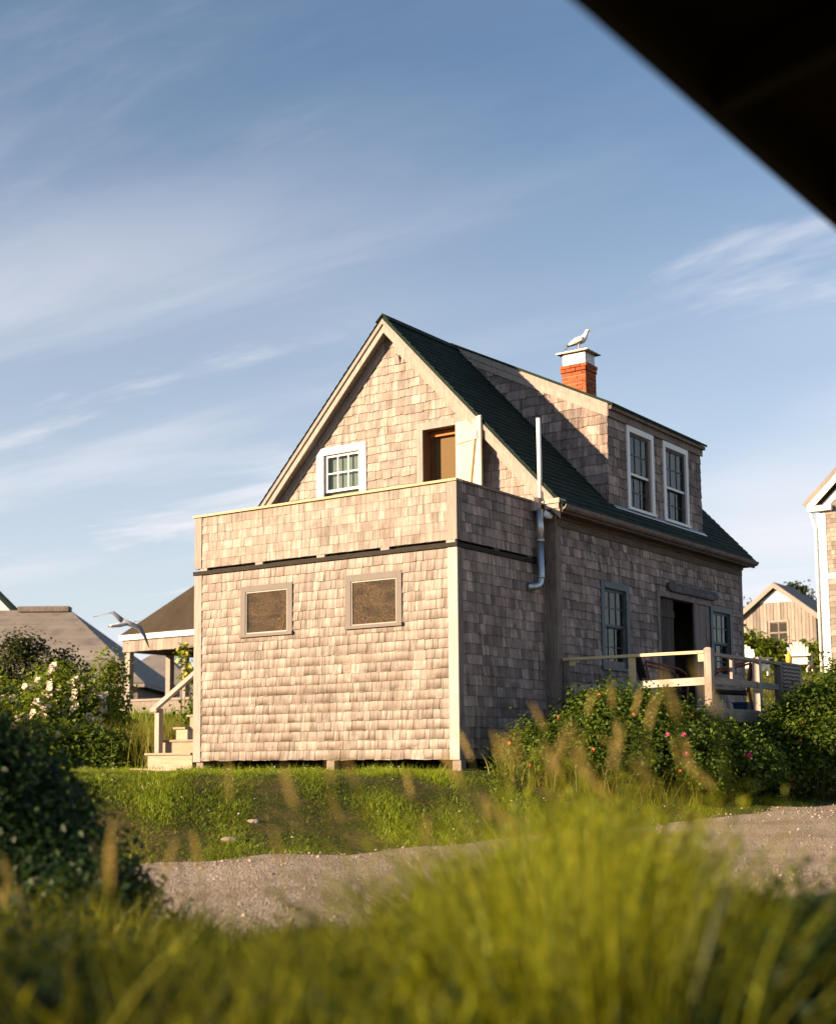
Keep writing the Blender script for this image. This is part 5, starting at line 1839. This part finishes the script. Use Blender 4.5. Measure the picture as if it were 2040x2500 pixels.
# cream flowered rose behind it
wr, wc, wd = bush('flowering_bush', 'tall bush with clusters of cream white roses at left', 'bush',
     [lobe(-5.7, 2.1, 1.65, 0.6, 0.55, 1.2), lobe(-5.2, 2.4, 1.5, 0.5, 0.5, 1.0), lobe(-6.6, 1.6, 1.5, 0.7, 0.6, 1.3), lobe(-5.4, 1.5, 1.0, 0.6, 0.5, 0.9), lobe(-6.2, 1.1, 1.05, 0.7, 0.5, 1.0)],
     26000, 0.085, 'leaf_bright', 14, flowers=[('cream', 150, 0.078, 0.25)], stems=30, spread=0.14)
for i, (lb, lab, mt) in enumerate((([lobe(-8.3, 3.6, 2.6, 0.6, 0.6, 1.5), lobe(-7.7, 4.1, 2.2, 0.6, 0.6, 1.4), lobe(-9.0, 3.2, 2.1, 0.7, 0.7, 1.4)], 'olive evergreen shrub in front of the barn roof', 'leaf_evergreen'),
                                   ([lobe(-6.7, 3.1, 1.85, 0.6, 0.6, 1.3), lobe(-5.5, 3.4, 2.05, 0.3, 0.3, 1.3), lobe(-7.6, 2.4, 1.6, 0.7, 0.6, 1.2)], 'bright green leafy shrub behind the cream roses', 'leaf_bright'),
                                   ([lobe(-3.6, 1.4, 0.55, 0.7, 0.5, 0.75), lobe(-4.4, 0.9, 0.60, 0.8, 0.5, 0.8), lobe(-5.2, 0.2, 0.65, 0.8, 0.6, 0.8)], 'low dark shrub on the lawn left of the steps', 'leaf'),
                                   ([lobe(-2.0, 2.6, 1.05, 0.45, 0.4, 0.75), lobe(-1.5, 3.1, 0.95, 0.4, 0.4, 0.7)], 'small green shrub behind the wooden steps', 'leaf'))):
    bush('shrub', lab, 'bush', lb, 15000, 0.085, mt, 20 + i, stems=24, spread=0.13, group='shrubs left of the house')
for i, (lb, lab, mt, nn_) in enumerate((([lobe(-2.6, 31.8, 3.75, 1.1, 0.9, 1.2), lobe(-3.8, 31.2, 4.15, 1.2, 1.0, 1.4), lobe(-1.7, 32.4, 3.7, 0.9, 0.8, 1.0)], 'green hedge on the hill behind the garden chairs', 'leaf_bright', 12000),
                                        ([lobe(-11.8, 57.0, 8.2, 1.3, 1.0, 2.2), lobe(-11.0, 58, 9.2, 0.8, 0.8, 1.3), lobe(-13.0, 57, 7.9, 1.2, 1, 2)], 'round evergreen tree left of the shed roof', 'leaf_evergreen', 9000),
                                        ([lobe(-7.2, 60.0, 8.6, 0.9, 0.9, 1.8), lobe(-6.2, 60, 9.2, 0.7, 0.7, 1.5)], 'thin evergreen tree between shed and neighbour house', 'leaf_evergreen', 5000))):
    bush('tree' if i else 'hedge', lab, 'tree' if i else 'hedge', lb, nn_, 0.20, mt, 40 + i, stems=24, spread=0.22)


def blades(xy, z, h, w, lean, bend, rng, seg=2):
    """curved tapering blades as strips of quads"""
    n = len(xy)
    a = rng.random(n) * 2 * np.pi
    side = np.stack([np.cos(a), np.sin(a), np.zeros(n)], 1)
    rows = []
    for k in range(seg + 1):
        t = k / seg
        c = np.stack([xy[:, 0], xy[:, 1], z], 1) + np.stack([lean[:, 0] * (t * 0.4 + bend * t * t), lean[:, 1] * (t * 0.4 + bend * t * t), h * (t - 0.18 * bend * t * t)], 1)
        ww = (w * (1 - t ** 1.6) + 0.0006)[:, None] * 0.5
        rows += [c - side * ww, c + side * ww]
    m = 2 * (seg + 1)
    V = np.stack(rows, 1).reshape(-1, 3)
    i = np.arange(n)[:, None] * m
    F = np.concatenate([i + np.array([[2 * k, 2 * k + 1, 2 * k + 3, 2 * k + 2]]) for k in range(seg)], 1).reshape(-1, 4)
    return V, F


# lawn
rng = rgen(5)
N0 = 560000
s_ = rng.uniform(10.5, 26, N0)
lt = rng.uniform(-0.36, 0.36, N0) * (s_ + 0.5)
xy = np.stack([CAM.x + RF[0] * s_ + RR[0] * lt, CAM.y + RF[1] * s_ + RR[1] * lt], 1)
edge = road_edge(xy[:, 1]) + 0.05 * np.sin(xy[:, 1] * 9)
patch = np.sin(xy[:, 0] * 2.1 + 1.3 * np.sin(xy[:, 1] * 1.7)) + np.sin(xy[:, 1] * 2.9 + xy[:, 0] * 0.8) + 0.8 * np.sin(xy[:, 0] * 6.3 + xy[:, 1] * 5.1)
dist = edge - xy[:, 0]
ok = (dist > -0.05) & ~((xy[:, 0] > -0.0) & (xy[:, 0] < Wf) & (xy[:, 1] > 0.05) & (xy[:, 1] < 9.4))
dens = np.clip(0.74 + 0.22 * patch, 0.28, 1) * np.clip(0.15 + dist / 0.9, 0, 1) * np.clip(12.5 / s_, 0.35, 1)
ok &= rng.random(N0) < dens
xy, s_, patch = xy[ok], s_[ok], patch[ok]
n = len(xy)
hgt = rng.uniform(0.02, 0.058, n) * np.clip(0.8 + 0.25 * patch, 0.5, 1.6) * (1 + 0.9 * (rng.random(n) < 0.05))
ln = rng.normal(size=(n, 2)) * 0.028
V, F = blades(xy, gz(xy[:, 0], xy[:, 1]) - 0.004, hgt, rng.uniform(0.004, 0.010, n), ln, 0.7, rng, 2)
rr_ = np.clip(0.5 + 0.16 * patch + 0.28 * rng.normal(size=n), 0, 1)
lawn = np_mesh('lawn_grass', V, F, np.repeat(rr_, 2), 'grass', None, 'stuff')
tag(lawn, 'short sunlit green lawn grass between house and lane', 'grass')

# clover heads and small weeds on the lawn
sel = rng.integers(0, n, 380)
Pc = np.stack([xy[sel, 0], xy[sel, 1], gz(xy[sel, 0], xy[sel, 1]) + 0.055], 1)
Nn = rng.normal(size=(380, 3)) * 0.5 + np.array([0.3, -0.5, 0.7])
Nn /= np.linalg.norm(Nn, axis=1, keepdims=True)
V, F = leaves(Pc, Nn, rng.uniform(0.012, 0.022, 380), rng, 0.9, 0.2)
cl_ = np_mesh('clover_flowers', V, F, rng.random(len(F)), 'cream', None, 'stuff')
tag(cl_, 'tiny white clover heads scattered over the lawn', 'flowers')

# hillside grass, tall, behind
Nh = 46000
s_ = rng.uniform(23.5, 52, Nh)
lt = rng.uniform(-0.36, 0.36, Nh) * s_
xy = np.stack([CAM.x + RF[0] * s_ + RR[0] * lt, CAM.y + RF[1] * s_ + RR[1] * lt], 1)
ok = ~((xy[:, 0] > -1.2) & (xy[:, 0] < 7.1) & (xy[:, 1] < 9.6)) & ~((xy[:, 0] > -18.5) & (xy[:, 0] < -10.4) & (xy[:, 1] > 15.7) & (xy[:, 1] < 21.6)) & (xy[:, 0] < road_edge(xy[:, 1]))
xy = xy[ok]
n = len(xy)
left = xy[:, 0] < -2.5
hgt = np.where(left & (xy[:, 1] < 15), rng.uniform(0.2, 0.6, n), rng.uniform(0.06, 0.16, n))
V, F = blades(xy, gz(xy[:, 0], xy[:, 1]) - 0.01, hgt, rng.uniform(0.012, 0.03, n), rng.normal(size=(n, 2)) * 0.09, 0.8, rng, 2)
hill = np_mesh('hill_grass', V, F, np.repeat(rng.random(n), 2), 'grass', None, 'stuff')
tag(hill, 'rough grass on the slope behind the house', 'grass')


def grass_patch(name, label, xy, h, w, mat, seed, lean=0.1, bend=0.9, seg=3, heads=0, head_len=0.09, group=None, bias=(0, 0)):
    rng = rgen(seed)
    n = len(xy)
    z = gz(xy[:, 0], xy[:, 1])
    ln = (rng.normal(size=(n, 2)) + np.array(bias)) * lean * h[:, None]
    V, F = blades(xy, z - 0.01, h, w, ln, bend, rng, seg)
    o = np_mesh(name, V, F, np.repeat(rng.random(n), seg), mat, None, 'stuff')
    tag(o, label, 'grass', group)
    return o


# golden tall grass between pavilion and steps, and round the left bushes
rng = rgen(61)
n = 3200
cxs = rng.choice(4, n, p=[0.45, 0.2, 0.2, 0.15])
cen = np.array([(-2.65, 2.1), (-4.2, 2.2), (-3.4, 2.9), (-5.0, 0.6)])[cxs]
xy = cen + rng.normal(size=(n, 2)) * np.array([0.33, 0.33])
grass_patch('tall_grass', 'golden tall grass growing left of the wooden steps', xy, rng.uniform(0.5, 1.15, n), rng.uniform(0.008, 0.016, n), 'tall_grass', 62, 0.16)
n = 2400
xy = np.stack([rng.uniform(-0.3, 1.0, n) * 1.0 + 5.3, rng.normal(size=n) * 0.25 + 0.35], 1)
xy[:, 0] += rng.uniform(0, 1.2, n)
xy[:, 1] += (xy[:, 0] - 5.3) * 0.35
grass_patch('weeds', 'yellow-green weeds and grass at the foot of the rose bush', xy, rng.uniform(0.2, 0.62, n), rng.uniform(0.006, 0.013, n), 'tall_grass', 63, 0.25)
# weeds along the wall and left steps
n = 500
xy = np.stack([rng.uniform(-1.2, 4.6, n), rng.normal(size=n) * 0.06 - 0.06], 1)
grass_patch('wall_weeds', 'thin weeds along the bottom of the shingled front wall', xy, rng.uniform(0.05, 0.16, n), rng.uniform(0.006, 0.012, n), 'grass', 64, 0.3)

# climbing plant with yellow flowers on the pavilion post
bush('climbing_plant', 'climbing plant with small yellow flowers on the pavilion post', 'plant', [(-15.4, 15.45, 3.0, 0.16, 0.1, 0.5), (-15.1, 15.45, 2.4, 0.25, 0.1, 0.4)], 700, 0.10, 'leaf_bright', 71, stems=6, spread=0.08, flowers=[('yellow_flower', 22, 0.07, 0.1)], sprig=14)

# unseen hedge, added left behind the camera: it dapples the nearest grass with shadow
bush('hedge', 'leafy hedge behind the viewer, out of the picture', 'hedge',
     [lobe(10.4, -18.6, 1.15, 0.8, 0.6, 2.0), lobe(9.5, -18.4, 1.20, 0.8, 0.6, 2.0), lobe(8.4, -18.9, 1.60, 0.9, 0.6, 2.3), lobe(7.2, -18.5, 1.40, 0.8, 0.6, 2.1), lobe(5.9, -18.8, 1.50, 0.9, 0.6, 2.2)], 9000, 0.13, 'leaf_dark', 75, stems=20, spread=0.16)

# ------------------------------------------------------------------ foreground: blurred tall grass
PROF = np.array([(0, 2140), (200, 2130), (400, 2170), (600, 2230), (800, 2230), (900, 2190), (1000, 2150), (1080, 2080), (1170, 2000), (1280, 1945), (1400, 1905), (1520, 1910), (1610, 1970), (1700, 2080), (1800, 2180), (1920, 2240), (2040, 2270)], float)


def top_z(lat_over_s, s):
    """how tall the grass stands, by bearing: a mound right of the middle"""
    px = 990 + 3340 * lat_over_s
    return CAM.z - (np.interp(px, PROF[:, 0], PROF[:, 1]) - 1860) / 3340 * s


def fore(s_, q):
    lt = q * s_
    return np.stack([CAM.x + RF[0] * s_ + RR[0] * lt, CAM.y + RF[1] * s_ + RR[1] * lt], 1)


def clumpy(xy):
    return 0.5 + 0.28 * np.sin(xy[:, 0] * 8.1 + 2 * np.sin(xy[:, 1] * 6.3)) + 0.28 * np.sin(xy[:, 1] * 9.3 + 1.7 * np.sin(xy[:, 0] * 7.2))


# loose tussocks over the whole foreground
rng = rgen(81)
n = 36000
s_ = 1.8 + 5.2 * rng.random(n)
q = rng.uniform(-0.40, 0.38, n)
xy = fore(s_, q)
g = gz(xy[:, 0], xy[:, 1])
cp = clumpy(xy)
h = (top_z(q, s_) - g) * (0.35 + 0.45 * rng.random(n) + 0.40 * cp)
ok = (h > 0.12) & (rng.random(n) < 0.12 + cp ** 2 * 1.2)
xy, h = xy[ok], np.clip(h[ok], 0.1, 1.3)
n = len(xy)
grass_patch('foreground_grass', 'loose dark green grass tussocks along the bottom of the picture', xy, h, rng.uniform(0.004, 0.013, n), 'front_grass', 82, 0.30, 0.9, 5, bias=(-0.35, 0.1))

# the bright mound right of the middle
rng = rgen(83)
n = 4600
s_ = 2.0 + 1.9 * rng.random(n)
q = np.clip(rng.normal(size=n) * 0.080 + 0.108, -0.12, 0.30)
xy = fore(s_, q)
g = gz(xy[:, 0], xy[:, 1])
cp = clumpy(xy)
h = (top_z(q, s_) - g) * (0.50 + 0.42 * rng.random(n) + 0.28 * cp)
ok = (h > 0.12) & (rng.random(n) < 0.06 + cp ** 1.6)
xy, h = xy[ok], np.clip(h[ok], 0.1, 1.3)
n = len(xy)
grass_patch('grass_mound', 'bright yellow-green blurred grass clump right of the middle', xy, h, rng.uniform(0.004, 0.010, n), 'bright_grass', 84, 0.15, 0.8, 5, bias=(-0.3, 0.1))

rng = rgen(87)
n = 420
s_ = 2.0 + 1.6 * rng.random(n)
q = rng.uniform(-0.36, 0.10, n)
xy = fore(s_, q)
h = np.clip((CAM.z - (rng.uniform(1990, 2260, n) - 1860) / 3340 * s_) - gz(xy[:, 0], xy[:, 1]), 0.2, 1.2)
grass_patch('grass_wisps', 'thin bright grass wisps in front of the gravel lane', xy, h, rng.uniform(0.004, 0.008, n), 'bright_grass', 88, 0.26, 1.0, 6, bias=(-0.5, 0.1))

# leafy stems standing in the mound
rng = rgen(85)
ns = 2200
s_ = 2.1 + 2.0 * rng.random(ns)
q = rng.normal(size=ns) * 0.10 + 0.14
q[: ns // 5] = rng.uniform(-0.38, 0.36, ns // 5)
q = np.clip(q, -0.39, 0.37)
xy = fore(s_, q)
g = gz(xy[:, 0], xy[:, 1])
cp = clumpy(xy[:, ::-1])
h = (top_z(q, s_) - g) * (0.45 + 0.35 * rng.random(ns) + 0.25 * cp)
ok = (h > 0.15) & (rng.random(ns) < 0.10 + cp ** 1.3)
xy, h, g = xy[ok], np.clip(h[ok], 0.1, 1.25), g[ok]
ns = len(xy)
lean = rng.normal(size=(ns, 2)) * 0.14
nl = 26
u = np.tile(np.linspace(0.3, 1.0, nl), ns)
k = np.repeat(np.arange(ns), nl)
P = np.stack([xy[k, 0] + lean[k, 0] * u ** 2 * h[k], xy[k, 1] + lean[k, 1] * u ** 2 * h[k], g[k] + h[k] * u], 1) + rng.normal(size=(ns * nl, 3)) * 0.010
a_ = rng.random(ns * nl) * 6.283
Nn = np.stack([np.cos(a_) * 0.7, np.sin(a_) * 0.7, 0.55 + 0.3 * rng.normal(size=ns * nl)], 1)
Nn /= np.linalg.norm(Nn, axis=1, keepdims=True)
up_ = np.stack([np.cos(a_) * 0.55, np.sin(a_) * 0.55, np.full(ns * nl, 0.9)], 1)
V, F = leaves(P, Nn, rng.uniform(0.026, 0.062, ns * nl) * (1.15 - 0.45 * u), rng, 0.26, 0.10, up_)
tone_ = rng.random(ns) ** 1.4
rv_ = np.clip(0.08 + 0.75 * tone_[k] + 0.25 * rng.random(ns * nl), 0, 1)
tag(np_mesh('foreground_leaves', V, F, np.repeat(rv_, 2), 'front_leaf', None, 'stuff'), 'leafy green stems growing in the blurred foreground grass', 'plants')
V, F = blades(xy, g - 0.01, h, np.full(ns, 0.004), lean * h[:, None], 0.6, rng, 3)
tag(np_mesh('foreground_stems', V, F, np.repeat(rng.random(ns), 3), 'front_grass', None, 'stuff'), 'thin stems of the leafy foreground plants', 'plants')

# seed heads on bent stalks, each stalk one plant
rng = rgen(91)
spots = []
for px, py, cnt in ((60, 2180, 5), (240, 2120, 5), (420, 2080, 5), (600, 2030, 5), (830, 1990, 6), (1000, 2010, 4), (1130, 1940, 6), (1270, 1880, 7), (1400, 1840, 9), (1520, 1850, 8), (1640, 1900, 6), (1680, 1760, 3), (1890, 1880, 2), (1580, 1750, 3), (1450, 1740, 3)):
    for i in range(cnt - (0 if px < 400 else 2)):
        spots.append((px + rng.normal() * 60, py + rng.normal() * 55, rng.uniform(1.9, 3.4)))
hb = MB()
for i, (px, py, s) in enumerate(spots):
    q = (px - 990) / 3340
    lat = q * s
    x, y = CAM.x + RF[0] * s + RR[0] * lat, CAM.y + RF[1] * s + RR[1] * lat
    g = gzf(x, y)
    zt = CAM.z - (py - 1860) / 3340 * s
    if zt - g < 0.3:
        continue
    dr = RR3 * rng.normal() * 0.05 + FR3 * rng.normal() * 0.04 + RR3 * (-0.025)
    bx = Vector((x, y, g - 0.02)) - dr * 1.5
    p2 = Vector((x, y, zt))
    mid = bx.lerp(p2, 0.6) - dr * 0.35
    t = thing('grass_stalk', 'tall grass stalk with a feathery tan seed head in the blurred foreground', 'grass', bx, 'seed-head stalks in the foreground')
    obj('stalk', MB().tube([bx, mid, p2], [0.0022, 0.0018, 0.0012], 5), 'front_grass', t)
    hd_ = p2 + dr * rng.uniform(0.3, 0.9) + Z_ * rng.uniform(0.05, 0.12)
    b = MB()
    ax = hd_ - p2
    L_ = rng.uniform(0.04, 0.075)
    ax = ax.normalized() * L_
    nsp = 46
    for k in range(nsp):
        u = k / nsp
        c = p2 + ax * u
        rad = 0.0042 * math.sin(math.pi * min(1, 0.12 + u * 0.95)) + 0.002
        dv = Vector(rng.normal(size=3)).normalized()
        tip = c + dv * rad + ax.normalized() * 0.012
        sd_ = ax.cross(dv).normalized() * 0.0035
        b.add([c - sd_, c + sd_, tip], [(0, 1, 2)], rng.random())
    obj('seed_head', b, 'seed', t)

# dark leafy undergrowth low in the foreground right
rng = rgen(95)
lob = []
for s, px, py, r in ((2.6, 1650, 2300, 0.20), (2.8, 1820, 2260, 0.22), (2.4, 1980, 2330, 0.20), (2.3, 1500, 2400, 0.18), (2.2, 1750, 2440, 0.2), (3.2, 1930, 2250, 0.24), (2.4, 1250, 2440, 0.18), (2.4, 950, 2480, 0.18), (2.4, 350, 2470, 0.20), (2.3, 60, 2420, 0.22), (3.0, 120, 2330, 0.24)):
    q = (px - 990) / 3340
    lob.append((CAM.x + RF[0] * s + RR[0] * q * s, CAM.y + RF[1] * s + RR[1] * q * s, CAM.z - (py - 1860) / 3340 * s - r * 0.8, r, r, r))
bush('leafy_undergrowth', 'dark leafy undergrowth beneath the blurred foreground grass', 'bush', lob, 24000, 0.028, 'leaf_dark', 96, stems=30, spread=0.045)

# stones lying on the lane and its verge
rng = rgen(101)
n = 8200
yy = rng.uniform(-9.5, 8, n)
xx = road_edge(yy) + rng.uniform(-0.1, 5.0, n)
sz = 0.005 + 0.018 * rng.random(n) ** 3.5
oct_v = np.array([(1, 0, 0), (0, 1, 0), (-1, 0, 0), (0, -1, 0), (0, 0, 0.75), (0, 0, -0.5)])
oct_f = np.array([(0, 1, 4), (1, 2, 4), (2, 3, 4), (3, 0, 4), (1, 0, 5), (2, 1, 5), (3, 2, 5), (0, 3, 5)])
an = rng.random(n) * 6.28
ca, sa = np.cos(an), np.sin(an)
ov = oct_v[None] * sz[:, None, None] * rng.uniform(0.6, 1.2, (n, 1, 3))
V = np.stack([ov[..., 0] * ca[:, None] - ov[..., 1] * sa[:, None] + xx[:, None], ov[..., 0] * sa[:, None] + ov[..., 1] * ca[:, None] + yy[:, None], ov[..., 2] + (gz(xx, yy) + 0.014)[:, None]], -1).reshape(-1, 3)
F = (oct_f[None] + (np.arange(n) * 6)[:, None, None]).reshape(-1, 3)
tag(np_mesh('road_stones', V, F, np.repeat(rng.random(n), 8), 'pebble', None, 'stuff'), 'loose pebbles scattered over the gravel lane', 'stones')
for i, (x, y, s) in enumerate(((5.55, -5.3, 0.09), (5.3, -4.7, 0.06))):
    b = MB()
    z = gzf(x, y)
    b.loft([((x, y, z - 0.02), (s, 0.02, 0), (-0.01, s * 0.7, 0)), ((x, y, z + s * 0.25), (s * 0.9, 0.03, 0), (-0.02, s * 0.62, 0)), ((x + 0.01, y, z + s * 0.4), (s * 0.5, 0.02, 0), (0, s * 0.35, 0))], 9)
    o = obj('stone', b, 'pebble')
    tag(o, ('larger flat stone lying on the lawn near the lane', 'smaller flat stone on the lawn above the lane', 'small stone at the lawn edge by the lane')[i], 'stone', 'stones on the lawn')
